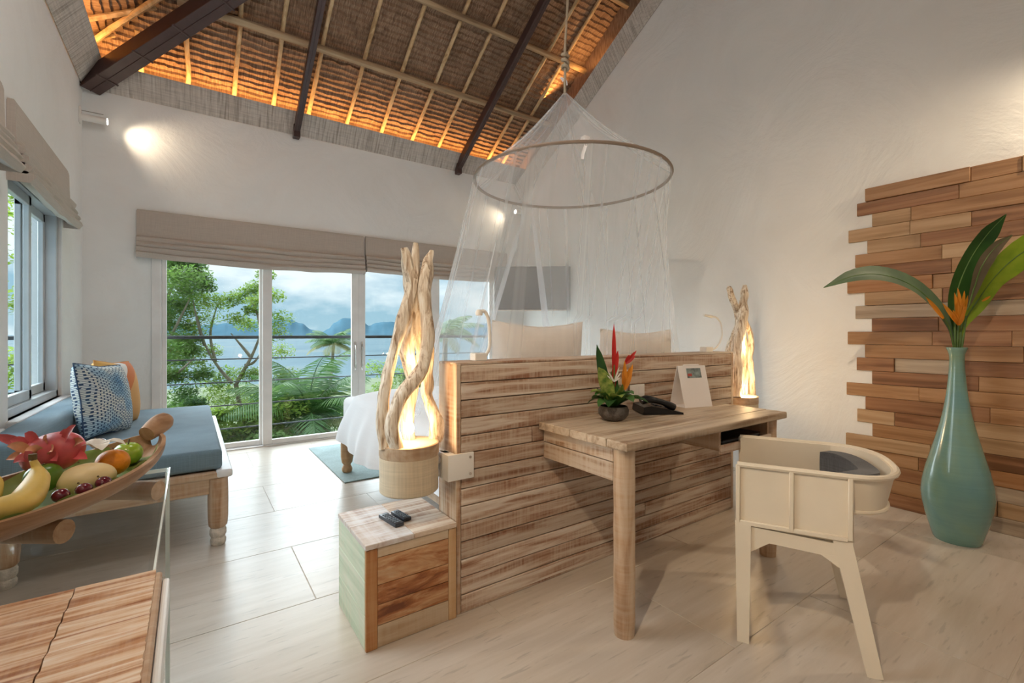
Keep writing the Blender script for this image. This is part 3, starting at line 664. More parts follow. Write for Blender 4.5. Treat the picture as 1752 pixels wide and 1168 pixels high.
# dense tall tree by the door jamb
cl = []
for _ in range(46):
    x = rr.uniform(262, 330); y = rr.uniform(430, 720); cl.append((seen_d(x - (y > 560)*2, y, rr.uniform(8.3, 10.2)), rr.uniform(.22, .42)))
for x, y in [(330, 470), (345, 475), (335, 455), (350, 490), (300, 450), (315, 440), (325, 600), (345, 640), (335, 690), (350, 715)]: cl.append((seen_d(x, y, 9), .22))
bt = seen_d(262, 900, 9.2); bt.z = -4.2
broadleaf('broadleaf_tree', 'tall dense green tree growing beside the white door jamb', bt, [bt, seen_d(265, 700, 9.2), seen_d(275, 560, 9.2), seen_d(282, 470, 9.2)], [[seen_d(270, 620, 9.2), seen_d(300, 560, 9), seen_d(330, 500, 9)], [seen_d(268, 650, 9.2), seen_d(300, 640, 8.8), seen_d(335, 610, 8.8)], [seen_d(276, 540, 9.2), seen_d(300, 480, 9.2), seen_d(335, 462, 9.2)]], cl, 620, .036, 'tree_leaf_deep', 12, .07)
# lower shrubs
for k, (px, py, dd, sx_, lab, mt) in enumerate([(350, 735, 8.6, 1.1, 'rounded green shrub low behind the daybed end', 'tree_leaf_deep'), (435, 720, 8.2, .9, 'yellow-green shrub low behind the first door pane', 'tree_leaf_bright'),
                                       (425, 765, 7.9, .8, 'leafy shrub at the foot of the first door pane', 'tree_leaf_deep'), (495, 760, 8.6, .8, 'low leafy shrub under the big palm', 'tree_leaf_bright'), (560, 745, 9.0, .7, 'low shrub between the big palm and the bed', 'tree_leaf_deep'), (690, 640, 14, 1.3, 'distant green bush seen between the driftwood branches', 'tree_leaf_bright'), (490, 680, 13, 1.2, 'bright bush behind the big palm fronds', 'tree_leaf_bright'), (590, 700, 12, 1.0, 'green bush next to the meeting door stiles', 'tree_leaf_deep')]):
    c = seen_d(px, py, dd); cl = [(c+Vector((rr.uniform(-1, 1)*sx_*.7, rr.uniform(-.4, .4), rr.uniform(-.5, .45)*sx_*.7)), rr.uniform(.25, .45)*sx_) for _ in range(12)]
    b0 = Vector((c.x, c.y, c.z-2.0)); broadleaf('shrub', lab, b0, [b0, c+Vector((.1, 0, -1)), c], [], cl, 330, .055, mt, 40+k, .05, 'shrubs below the balcony')
# tree outside the side window
cl = [((rr.uniform(-4.6, -1.9), rr.uniform(7.5, 12), rr.uniform(-1.5, 4)), rr.uniform(.4, .7)) for _ in range(36)]
broadleaf('broadleaf_tree', 'pale sunlit tree seen through the side window', (-3.2, 9.5, -4), [(-3.2, 9.5, -4), (-3.1, 9.6, -1), (-3.0, 9.5, 2.5)], [], cl, 420, .055, 'tree_leaf_bright', 77)
# palms
def palm(label, crown, zbase, nf, L, seed, lean=.3, mats=('palm_leaf', 'palm_leaf_old'), rt=.11, up=.9):
    rr = random.Random(seed); crown = Vector(crown); t = thing('palm_tree', label, 'palm tree', (crown.x-lean, crown.y, zbase), 0, 'palms below the balcony')
    MB().tube(catmull([(crown.x-lean, crown.y, zbase), (crown.x-lean*.6, crown.y, (zbase+crown.z)/2), crown], 12), lerp_list([rt*1.3, rt*.8], 12), 8, jit=.1).build('trunk', 'bark', t, True)
    for i in range(nf):
        an = 2*PI*i*.381966; el = up*(1-i/nf*1.25); ll = L*rr.uniform(.85, 1.1); d = Vector((math.cos(an), math.sin(an), 0)); pts = []; p = crown.copy(); e_ = el+.35
        for k in range(13):
            pts.append(p.copy()); p = p+(d*math.cos(e_)+Vector((0, 0, math.sin(e_))))*ll/12; e_ -= .105+.02*rr.random()
        mb = MB().tube(pts, lerp_list([.02*L/2, .004], 13), 4, cap=False)
        fine = catmull(pts, 44)
        for k in range(4, 44):
            f = k/43; ln = ll*.30*math.sin(PI*min(1, .12+f*.86))**.7; tg = (fine[min(k+1, 43)]-fine[k-1]).normalized(); side = tg.cross(Vector((0, 0, 1))).normalized()
            for s_ in (-1, 1):
                q = fine[k]; dv = (side*s_*.8+tg*.55+Vector((0, 0, -.28-.2*rr.random()))).normalized(); wv = tg*(.017*L/1.8); tip = q+dv*ln+Vector((0, 0, -.10*ln))
                mid = q+dv*ln*.55
                mb.add([q-wv*.5, q+wv*.5, mid+wv, mid-wv, tip], [(0, 1, 2, 3), (3, 2, 4)])
        mb.build('frond', mats[0] if i < nf*.75 else mats[1], t)
    return t
palm('large young palm with arching fronds right behind the second door pane', seen_d(528, 722, 9.0), -5, 24, 1.75, 5, .1, rt=.12, up=1.35)
palm('slender tall coconut palm standing against the sea', seen_d(571, 590, 42), -13, 20, 2.9, 6, 1.0, rt=.16)
palm('small palm crown reaching in at the far right door pane', seen_d(762, 575, 16), -8, 16, 1.5, 8, .2)
palm('palm whose drooping frond hangs behind the first mullion', seen_d(470, 700, 11.5), -6, 12, 1.5, 9, .2)

# ------------------------------------------------------------------ wall spot lamps
def wall_spot(label, base, axis, tgt, energy, blend=.9, size=70):
    base, axis = Vector(base), Vector(axis).normalized(); t = thing('wall_spotlight', label, 'wall lamp', base, 0, 'slim wall spotlights')
    a, c = base+axis*.015, base+axis*.185
    MB().tube([a, c], .030, 20).build('housing', 'white_plastic', t, True)
    MB().tube([c, c+axis*.004], .026, 20).build('lens', 'lamp_glow', t, True)
    MB().tube([base+Vector((0, 0, .055)), base+Vector((0, 0, .055))+axis*.16], .004, 6).build('bracket_rod', 'chrome', t, True)
    q = [base-Vector((.025, .025, .06)), base+Vector((.025, .025, .08))]
    for i in range(3):
        if abs(axis[i]) > .5: q[0][i] = base[i]-.001; q[1][i] = base[i]+.016*axis[i]
    MB().bbox([min(u, v) for u, v in zip(*q)], [max(u, v) for u, v in zip(*q)], .003, 1).build('wall_plate', 'white_plastic', t)
    ld = bpy.data.lights.new('spot', 'SPOT'); ld.energy = energy; ld.color = (1.0, .80, .56); ld.spot_size = math.radians(size); ld.spot_blend = blend; ld.shadow_soft_size = .03
    o = bpy.data.objects.new('lamp_light', ld); COL.objects.link(o); o.parent = t; o.location = c+axis*.012-base
    o.rotation_euler = (Vector(tgt)-(c+axis*.012)).to_track_quat('-Z', 'Y').to_euler()
    return t
wall_spot('slim white wall spotlight beside the hip beam over the daybed', (XL, 5.44, 3.09), (1, 0, 0), (.05, YB, 2.90), 17, 1.0, 95)
wall_spot('glowing wall spotlight in the far corner above the television', (XR, 5.44, 2.96), (-1, 0, 0), (3.3, YB, 2.7), 14, 1.0, 95)
wall_spot('wall spotlight beside the teak panel outside the picture edge', (XR, -.05, 2.75), (-1, 0, 0), (3.75, .95, 1.6), 75, .9, 130)
wall_spot('wall spotlight on the side wall near the camera', (XL, .25, 3.0), (1, 0, 0), (2.4, 1.2, .3), 190, .9, 95)

# unseen glowing globes, added as fill light to brighten the room
for k, (x, y, z, g_) in enumerate([(.2, -.75, 3.3, .55), (.45, 2.1, 3.5, 1.0)]):
    t = thing('fill_globe', ['small added fill light globe behind the camera', 'large added fill light globe out of view above the floor beside the bed'][k], 'fill light', (x, y, z), 0, 'added fill light globes')
    MB().lathe([(.0, -.22*g_), (.12*g_, -.19*g_), (.20*g_, -.10*g_), (.22*g_, 0), (.20*g_, .10*g_), (.12*g_, .19*g_), (.03, .22*g_)], (x, y, z), 24).build('globe', 'fill_globe_glow', t, True)
    MB().tube([(x, y, z+.21*g_), (x, y, Z0+TAN*min(y-YR, x-XL, YB-y)-.02)], .005, 6).build('cord', 'black_plastic', t)
    MB().lathe([(.03, .2), (.035, .22), (.03, .27), (.006, .28)], (x, y, z-.21*(1-g_)), 16).build('cap', 'chrome', t, True)

# ------------------------------------------------------------------ headboard partition
HX0, HX1, HY0, HY1, HT = .936, 3.085, 1.757, 1.925, 1.078
hb = thing('headboard_partition', 'whitewashed plank partition that is the headboard behind the desk', 'headboard', ((HX0+HX1)/2, (HY0+HY1)/2, 0))
MB().box((HX0+.02, HY0+.02, 0), (HX1-.02, HY1-.02, HT-.012)).build('core', 'wash_x', hb)
npl = 14; ph = (HT-.012)/npl; pmesh = {}
def plank_mesh(L, h, th, mat, ax=0, key=None):
    k = (round(L, 3), round(h, 3), th, mat, ax)
    if k not in pmesh:
        s = (L, th, h) if ax == 0 else ((th, L, h) if ax == 1 else (L, th, h))
        pmesh[k] = MB().bbox((-s[0]/2, -s[1]/2, -s[2]/2), (s[0]/2, s[1]/2, s[2]/2), .0025, 1).mesh('plank', mat)
    return pmesh[k]
def put(name, me, thing_, wloc, rot=(0, 0, 0)):
    o = inst(name, me, thing_); o.location = ORG[thing_].inverted() @ Vector(wloc); o.rotation_euler = rot; return o
cuts = {2: [2.16], 9: [1.34], 4: [2.4], 12: [1.9]}
for i in range(npl):
    z = ph*(i+.5); xs = [HX0+.020]+cuts.get(i, [])+[HX1-.022]
    for a, c in zip(xs, xs[1:]):
        put('plank', plank_mesh(c-a-.003, ph-.0042, .020, 'wash_x'), hb, ((a+c)/2, HY0+.010+R.uniform(-.0015, .0015), z))
    put('back_plank', plank_mesh(HX1-HX0-.04, ph-.004, .018, 'wash_x'), hb, ((HX0+HX1)/2, HY1-.010, z))
for x0, x1 in ((HX0-.004, HX0+.019), (HX1-.021, HX1+.004)):
    MB().bbox((x0, HY0-.001, 0), (x1, HY1+.001, HT-.006), .003, 1).build('end_board', 'wash_z', hb)
MB().bbox((HX0-.004, HY0+.004, HT-.014), (HX1+.004, HY1, HT), .004, 1).build('cap_board', 'wash_x', hb)
MB().bbox((HX0+.02, HY0-.002, 0), (HX1-.02, HY0+.01, .012), .002, 1).build('base_strip', 'wash_x', hb)
so = thing('power_socket', 'white double power socket plate on the partition beside the flower bowl', 'socket', (2.09, HY0, .87))
MB().bbox((2.02, HY0-.010, .845), (2.145, HY0-.001, .915), .004, 2).build('plate', 'white_plastic', so)
for x in (2.05, 2.113): MB().bbox((x-.022, HY0-.012, .857), (x+.022, HY0-.009, .903), .002, 1).build('socket_insert', 'card_white', so)

# ------------------------------------------------------------------ desk
DXa, DXb, DYa, DTZ = 1.375, 2.655, 1.205, .780
dk = thing('writing_desk', 'whitewashed wooden writing desk with round post legs against the partition', 'desk', (2.0, 1.48, 0))
nb = 5; bw = (1.752-DYa)/nb
for i in range(nb):
    y0 = DYa+i*bw
    MB().bbox((DXa, y0+.0008, DTZ-.036), (DXb, y0+bw-.0008, DTZ), .003 if i else .007, 2).build('top_board', 'desk_top', dk)
for i, (x, y) in enumerate([(1.428, 1.265), (2.585, 1.275)]):
    mb = MB(); pr = []
    for k in range(13):
        z = (DTZ-.037)*k/12; pr.append((.043*(1+.02*math.sin(k*2.1+i)) if k else .040, z))
    mb.lathe(pr, (x, y, 0), 18).build('leg', 'oak_z', dk, True)
for z0, z1 in ((.605, .679), (.683, .742)):
    MB().bbox((1.405, 1.305, z0), (1.432, 1.752, z1), .002, 1).build('side_apron', 'wash_y', dk)
MB().bbox((1.44, 1.71, .64), (2.57, 1.735, .742), .002, 1).build('back_apron', 'wash_x', dk)
cb = MB().bbox((2.075, 1.25, .655), (2.09, 1.70, .742), .001, 1).bbox((2.53, 1.25, .655), (2.545, 1.70, .742), .001, 1).bbox((2.075, 1.25, .640), (2.545, 1.70, .655), .001, 1).bbox((2.09, 1.68, .655), (2.53, 1.70, .742), .001, 1)
cb.build('cubby', 'oak_y', dk)
MB().bbox((2.072, 1.238, .628), (2.548, 1.252, .668), .002, 1).build('cubby_lip', 'wash_x', dk)
MB().bbox((2.50, 1.30, .60), (2.545, 1.74, .655), .002, 1).build('right_apron', 'wash_y', dk)
fo = thing('folder', 'dark folder lying in the desk cubby', 'folder', (2.31, 1.42, .655))
MB().bbox((2.14, 1.27, .656), (2.50, 1.58, .664), .002, 1).build('cover', 'black_plastic', fo)
MB().bbox((2.145, 1.275, .664), (2.495, 1.575, .674), .001, 1).build('pages', 'button_grey', fo)
MB().bbox((2.14, 1.27, .674), (2.50, 1.58, .680), .002, 1).build('cover', 'black_plastic', fo)

# flower bowl
def petal(mb, p0, p1, wd, up=(0, 0, 1), bend=.0, n=7):
    p0, p1 = Vector(p0), Vector(p1); pts = []
    for i in range(n):
        f = i/(n-1); pts.append(p0.lerp(p1, f)+Vector((0, 0, bend*math.sin(PI*f))))
    mb.leaf(pts, [wd*math.sin(PI*(.12+.88*f*.999))**.7 if f < .999 else .0005 for f in [i/(n-1) for i in range(n)]], up, .3)
B = Vector((1.70, 1.575, DTZ))
fb = thing('flower_bowl', 'grey stone bowl of red heliconia and green leaves on the desk', 'flower arrangement', B)
MB().lathe([(.030, 0), (.052, .006), (.072, .03), (.074, .052), (.066, .070), (.060, .070), (.066, .05), (.05, .02), (0, .015)], B, 32).build('bowl', 'stone_bowl', fb, True)
top = B+Vector((0, 0, .07)); rg = random.Random(5)
vr = Vector((CS, -SN, 0)); vf = Vector((SN, CS, 0)); UP = Vector((0, 0, 1))
def bl(px_, pz_, d=0): return top+vr*px_+vf*d+UP*pz_
def blade(nm, a, c, wd, mat, bend=0, up=None, par=None):
    mb = MB(); petal(mb, a, c, wd, up or (-vf.x, -vf.y, .3), bend); return mb.build(nm, mat, par, True)
blade('tall_leaf', bl(-.02, 0), bl(-.082, .30), .026, 'leaf_dark', 0, None, fb)
blade('tall_leaf', bl(-.01, 0, -.01), bl(-.075, .19, -.01), .034, 'leaf_varieg', .02, None, fb)
blade('tall_leaf', bl(.01, 0, .01), bl(.0, .19, .01), .022, 'leaf_mid', 0, None, fb)
for k in range(16):
    an = k*2*PI/16+.2; d = Vector((math.cos(an), math.sin(an), 0)); L = rg.uniform(.10, .155); h = rg.uniform(.0, .07)
    if vr.dot(d) > .8: L = .17; h = .02
    mb = MB(); petal(mb, top+d*.02, top+d*L+UP*h, rg.uniform(.030, .046), (0, 0, 1), .03); mb.build('leaf', ['leaf_mid', 'leaf_dark', 'leaf_varieg', 'leaf_mid'][k % 4], fb, True)
for k in range(8):
    an = k*2*PI/8; d = Vector((math.cos(an), math.sin(an), 0)); mb = MB(); petal(mb, top+UP*.01, top+d*rg.uniform(.03, .07)+UP*rg.uniform(.07, .12), .024, (d.x, d.y, .6), .0); mb.build('leaf', ['leaf_varieg', 'leaf_mid'][k % 2], fb, True)
st = MB().tube([bl(.0, 0), bl(.005, .12), bl(.003, .20)], .004, 6).build('stem', 'stem_green', fb, True)
mb = MB(); petal(mb, bl(.002, .15), bl(.002, .40), .011, (-vf.x, -vf.y, 0)); petal(mb, bl(.0, .14), bl(.022, .27), .013, (-vf.x, -vf.y, 0)); petal(mb, bl(.002, .09), bl(.004, .22), .012, (-vf.x, -vf.y, 0)); mb.build('red_bract', 'petal_red', fb, True)
mb = MB()
for dx, dz in ((.105, .245), (.11, .27), (.075, .25)): petal(mb, bl(.055, .205, -.01), bl(dx, dz, -.01), .009, (-vf.x, -vf.y, 0))
mb.build('red_bract', 'petal_red', fb, True)
mb = MB()
for dx, dz in ((.05, .22), (.075, .19), (.09, .205), (.06, .17), (.085, .17), (.045, .19)): petal(mb, bl(.048, .08, -.02), bl(dx, dz, -.02), .012, (-vf.x, -vf.y, 0))
mb.build('orange_bract', 'petal_orange', fb, True)
mb = MB()
for dx, dz in ((-.03, .17), (-.035, .15), (.03, .14), (.035, .165), (-.02, .14), (.025, .19)): petal(mb, bl(.0, .12, -.015), bl(dx, dz, -.015), .004, (-vf.x, -vf.y, 0))
mb.build('cream_bract', 'petal_white', fb, True)

# telephone
ph_ = thing('telephone', 'black desk telephone with its handset resting beside the flower bowl', 'telephone', (2.06, 1.60, DTZ), math.radians(-30))
prof = [(-.105, .004), (.112, 0), (.110, .010), (.02, .030), (-.06, .046), (-.100, .040)]
wd = .085
MB().add([(x, -wd, z) for x, z in prof]+[(x, wd, z) for x, z in prof], [(5, 4, 3, 2, 1, 0), (6, 7, 8, 9, 10, 11)]+[(i, (i+1) % 6, (i+1) % 6+6, i+6) for i in range(6)]).build('base', 'black_plastic', ph_, local=True)
mb = MB(); mb.tube(catmull([(-.105, -.050, .066), (-.07, -.050, .078), (0, -.050, .064), (.045, -.050, .046), (.075, -.050, .034)], 14), lerp_list([.024, .030, .021, .020, .027, .024], 14), 12, flat=.75).build('handset', 'black_plastic', ph_, True, True)
for i in range(3):
    for j in range(4): MB().bbox((-.01+j*.024, .0+i*.022, .034-j*.0072), (.006+j*.024, .015+i*.022, .042-j*.0072), .002, 1).build('key', 'remote_black', ph_, local=True)
# tent calendar
cl_ = thing('desk_calendar', 'white tent card with a small colour picture on the desk', 'calendar', (2.42, 1.635, DTZ), math.radians(-14))
h = .235
MB().add([(-.10, -.065, 0), (.10, -.065, 0), (.10, -.062, 0), (-.10, -.062, 0), (-.10, -.004, h), (.10, -.004, h), (.10, 0, h), (-.10, 0, h)], [(0, 1, 5, 4), (2, 3, 7, 6), (1, 2, 6, 5), (3, 0, 4, 7), (4, 5, 6, 7), (0, 3, 2, 1)]).build('front_leaf', 'card_white', cl_, local=True)
MB().add([(-.10, .065, 0), (.10, .065, 0), (.10, .062, 0), (-.10, .062, 0), (-.10, .004, h), (.10, .004, h), (.10, 0, h), (-.10, 0, h)], [(1, 0, 4, 5), (3, 2, 6, 7), (2, 1, 5, 6), (0, 3, 7, 4), (5, 4, 7, 6), (0, 1, 2, 3)]).build('rear_leaf', 'card_white', cl_, local=True)
MB().box((-.10, -.064, 0), (.10, .064, .002)).build('foot', 'card_white', cl_, local=True)
plain('photo_print', (.16, .20, .20), .4, var=.8, scale=30); plain('photo_red', (.45, .08, .06), .4)
zf = lambda z: -.065+.061*z/h-.0012
pc = MB().add([(-.045, zf(.165), .165), (.06, zf(.165), .165), (.06, zf(.22), .22), (-.045, zf(.22), .22)], [(0, 1, 2, 3)]).build('picture', 'photo_print', cl_, local=True)
MB().add([(-.04, zf(.175)-.0006, .175), (-.01, zf(.175)-.0006, .175), (-.01, zf(.19)-.0006, .19), (-.04, zf(.19)-.0006, .19)], [(0, 1, 2, 3)]).build('picture_patch', 'photo_red', pc, local=True)
MB().tube([(-.055, 0, h+.002), (.055, 0, h+.002)], .005, 8).build('spiral', 'card_white', cl_, local=True)

# reading lamps on the partition
for k, (x, sgn, tip, lab) in enumerate([(1.125, 1, (1.09, 1.80, 1.30), 'white gooseneck reading lamp standing at the net side of the partition'), (3.0, 1, (2.875, 1.84, 1.322), 'white gooseneck reading lamp bending beside the far driftwood lamp')]):
    t = thing('reading_lamp', lab, 'reading lamp', (x, 1.84, HT), 0, 'gooseneck reading lamps')
    if k == 0:
        MB().bbox((1.06, 1.815, HT), (1.125, 1.865, HT+.035), .004, 2).build('base', 'white_plastic', t)
        MB().tube(catmull([(1.125, 1.84, HT+.012), (1.15, 1.84, HT+.06), (1.152, 1.84, 1.20), (1.145, 1.84, 1.27), (1.125, 1.84, 1.305), (1.10, 1.84, 1.303)], 24), .0085, 8).build('gooseneck', 'white_plastic', t, True)
        MB().lathe([(.001, -.012), (.015, -.012), (.018, 0), (.012, .014), (.001, .016)], (1.095, 1.84, 1.298), 14).build('lamp_head', 'white_plastic', t, True)
    else:
        MB().bbox((2.86, 1.815, HT), (2.94, 1.865, HT+.035), .004, 2).build('base', 'white_plastic', t)
        MB().tube(catmull([(2.94, 1.84, HT+.014), (3.02, 1.84, HT+.03), (3.085, 1.84, 1.18), (3.075, 1.84, 1.27), (3.02, 1.84, 1.315), (2.96, 1.84, 1.322)], 24), .006, 8).build('gooseneck', 'white_plastic', t, True)
        MB().tube([(2.965, 1.84, 1.321), (2.86, 1.835, 1.330)], [.011, .009], 10).build('lamp_head', 'white_plastic', t, True)

# ------------------------------------------------------------------ driftwood lamps
def drift_lamp(label, cx, cy_, side, branches, energy, seed):
    t = thing('driftwood_lamp', label, 'lamp', (cx, cy_, .55), 0, 'driftwood lamps on the partition ends')
    ro, z0, z1 = .121, .548, .748
    cup = MB().lathe([(0.001, z0), (ro-.006, z0), (ro, z0+.006), (ro, z1-.052), (ro, z1-.050)], (cx, cy_, 0), 40, closed=True)
    cup.lathe([(ro-.008, z1), (ro-.008, z0+.012), (.001, z0+.012)], (cx, cy_, 0), 40, closed=True)
    c = cup.build('cup', 'lamp_jute', t, True)
    MB().lathe([(ro, z1-.052), (ro+.002, z1-.046), (ro+.002, z1-.002), (ro-.001, z1), (ro-.008, z1)], (cx, cy_, 0), 40, closed=True).build('rim_band', 'oak_x', c, True)
    hx = HX0-.004 if side < 0 else HX1+.004
    MB().bbox((min(hx, hx-side*-.060), cy_-.075, .575), (max(hx, hx-side*-.060), cy_+.075, .690), .012, 3).build('bracket_box', 'white_plastic', t, True) if False else None
    a, b_ = (hx-.045, hx+.0) if side < 0 else (hx, hx+.045)
    br_ = MB().bbox((a, cy_-.055, .578), (b_-.0005 if side < 0 else b_, cy_+.06, .690), .010, 2).build('bracket_box', 'white_plastic', t, True)
    if side < 0:
        pl_ = MB().bbox((hx-.044, HY0-.012, .578), (hx+.082, HY0-.002, .690), .004, 2).build('bracket_plate', 'white_plastic', t, True)
        MB().bbox((hx-.044, HY0-.011, .578), (hx-.004, cy_, .690), .004, 2).build('bracket_wrap', 'white_plastic', t, True)
        for zz in (.598, .670): MB().lathe([(.001, 0), (.006, 0), (.006, .003), (.001, .003)], (0, 0, 0), 8, M=Matrix.Translation((hx+.062, HY0-.012, zz)) @ Matrix.Rotation(PI/2, 4, 'X')).build('screw', 'chrome', pl_, True)
    for zz in (.600, .655):
        e0 = cx+(.114 if side < 0 else -.114); e1 = a+.004 if side < 0 else b_-.004
        MB().tube([(e0, cy_-.01, zz), (e1, cy_-.01, zz)], .016, 12).build('arm', 'white_plastic', t, True)
    for k, (ctrl, rad) in enumerate(branches):
        pts = catmull(ctrl, 34); rd = [q*.80 for q in lerp_list(rad, 34)]
        for i in range(34): pts[i] = pts[i]+Vector((noise.noise(Vector((i*.35, k+seed, 0))), noise.noise(Vector((i*.35, k+seed, 4))), 0))*.006
        MB().tube(pts, rd, 14, jit=.38, seed=seed+k*2.3).build('branch', 'driftwood', t, True)
    for zz, q in ((.775, (-.02, -.05)), ) : 
        bz = (cx+q[0], cy_+q[1]+.06, zz)
    bl_ = MB().lathe([(.001, -.03), (.02, -.02), (.024, 0), (.018, .02), (.001, .028)], (cx+.01, cy_+.03, .80), 14).build('bulb', 'bulb_glow', t, True)
    ld = bpy.data.lights.new('bulb', 'POINT'); ld.energy = energy; ld.color = (1.0, .66, .32); ld.shadow_soft_size = .03
    o = bpy.data.objects.new('bulb_light', ld); COL.objects.link(o); o.parent = t; o.location = (.01-.06*SN, -.06, .82-.55) if side < 0 else (-.055, -.088, .80-.55)
    ld = bpy.data.lights.new('bulb', 'POINT'); ld.energy = energy*.5; ld.color = (1.0, .68, .34); ld.shadow_soft_size = .02
    o = bpy.data.objects.new('bulb_light', ld); COL.objects.link(o); o.parent = t; o.location = (.02, -.03, 1.08-.55) if side < 0 else (-.055, -.10, 1.12-.55)
    return t
def z6(pts, dy):       # left lamp branch centre lines
    out = []
    for (x, y), d in zip(pts, dy): out.append(seen(560+x/2.54, 400+y/2.54, 1.84+d))
    return out
LB = [
 (z6([(248, 935), (236, 800), (258, 650), (292, 500), (338, 340), (372, 210), (384, 40)], [-.02, -.02, -.02, -.01, 0, .01, .01]), [.026, .028, .027, .029, .034, .034, .012]),
 (z6([(372, 930), (350, 800), (372, 640), (345, 500), (372, 380), (372, 230), (345, 130), (336, 62)], [.05, .05, .05, .04, .03, .02, .0, 0]), [.026, .032, .034, .040, .038, .044, .030, .020]),
 (z6([(306, 940), (284, 830), (330, 700), (402, 600), (436, 480), (434, 350), (418, 240), (436, 130), (456, 72)], [-.06, -.07, -.08, -.08, -.06, -.04, -.02, 0, 0]), [.034, .034, .036, .034, .032, .032, .036, .030, .010]),
 (z6([(468, 905), (478, 830), (440, 720), (432, 640), (444, 500), (420, 400), (396, 260)], [.0, 0, .01, .01, .02, .02, .02]), [.030, .036, .028, .036, .026, .028, .030]),
 (z6([(330, 925), (345, 850), (365, 700), (400, 560), (402, 420)], [.09, .09, .08, .06, .04]), [.020, .022, .024, .024, .022]),
]
drift_lamp('tall driftwood lamp in a tan cup beside the reclaimed wood box', .755, 1.84, -1, LB, 1.8, 1)
def z5(pts, dy):
    return [seen(1180+x/5.08, 470+y/5.08, 1.84+d) for (x, y), d in zip(pts, dy)]
RB = [
 (z5([(405, 1060), (405, 900), (415, 700), (432, 500), (462, 300), (472, 180), (482, 92)], [-.03]*7), [.045, .050, .052, .050, .040, .034, .018]),
 (z5([(470, 1050), (485, 880), (478, 700), (455, 500), (425, 350), (390, 250), (340, 110)], [.03, .03, .03, .03, .02, 0, -.02]), [.036, .036, .034, .032, .032, .030, .020]),
 (z5([(540, 1060), (532, 850), (520, 700), (532, 560), (505, 450), (480, 380)], [.0]*6), [.030, .030, .028, .026, .022, .015]),
 (z5([(345, 900), (335, 760), (345, 640), (400, 480), (440, 380)], [.05]*5), [.026, .026, .026, .024, .02]),
]
drift_lamp('driftwood lamp at the far end of the partition behind the desk', 3.325, 1.84, 1, RB, 4.0, 5)

# ------------------------------------------------------------------ reclaimed wood box + remotes
BX0, BX1, BY0, BY1, BH = .543, .926, 1.742, 2.128, .405
bx = thing('bedside_box', 'reclaimed wood bedside box with scorched front and green side', 'bedside table', (.735, 1.935, 0))
MB().box((BX0+.014, BY0+.014, 0), (BX1-.002, BY1-.01, BH-.02)).build('carcass', 'box_pale', bx)
for i, (x0, x1) in enumerate(((BX0-.004, .735), (.735, BX1))):
    for j, (y0, y1) in enumerate(((BY0-.005, 1.94), (1.94, BY1))):
        MB().bbox((x0+.0006, y0+.0006, BH-.020), (x1-.0006, y1-.0006, BH), .002, 1).build('top_board', 'box_top' if i == 0 else 'wash_x', bx)
MB().bbox((BX0, BY0, 0), (BX0+.045, BY0+.014, BH-.021), .002, 1).build('stile', 'box_red', bx)
MB().bbox((BX1-.036, BY0, 0), (BX1, BY0+.014, BH-.021), .002, 1).build('stile', 'warm_post', bx)
zs = [0, .085, .165, .24, .345, BH-.021]; ms_ = ['box_pale', 'box_scorched', 'box_scorched', 'box_scorched', 'box_pale']
for i in range(5): MB().bbox((BX0+.046, BY0+.002, zs[i]+.0012), (BX1-.037, BY0+.014, zs[i+1]-.0012), .0015, 1).build('front_board', ms_[i], bx)
zs = [0, .13, .26, BH-.021]
for i in range(3): MB().bbox((BX0, BY0+.015, zs[i]+.0012), (BX0+.014, BY1, zs[i+1]-.0012), .002, 1).build('side_board', 'box_green', bx)
def remote(label, loc, rz, L, wdt):
    t = thing('remote_control', label, 'remote control', loc, rz, 'remotes on the bedside box')
    MB().bbox((-wdt/2, -L/2, 0), (wdt/2, L/2, .016), .005, 2).build('body', 'remote_black', t, True, True)
    for i in range(3):
        for j in range(7): MB().bbox((-wdt*.34+i*wdt*.25, -L*.40+j*L*.115, .015), (-wdt*.34+i*wdt*.25+wdt*.17, -L*.40+j*L*.115+L*.055, .0185), .001, 1).build('button', 'button_grey', t, local=True)
    return t
remote('larger black remote control nearer the green side of the box', (.70, 1.905, BH), math.radians(8), .15, .042)
remote('shorter black remote control lying next to the larger one', (.752, 1.925, BH), math.radians(8), .115, .038)

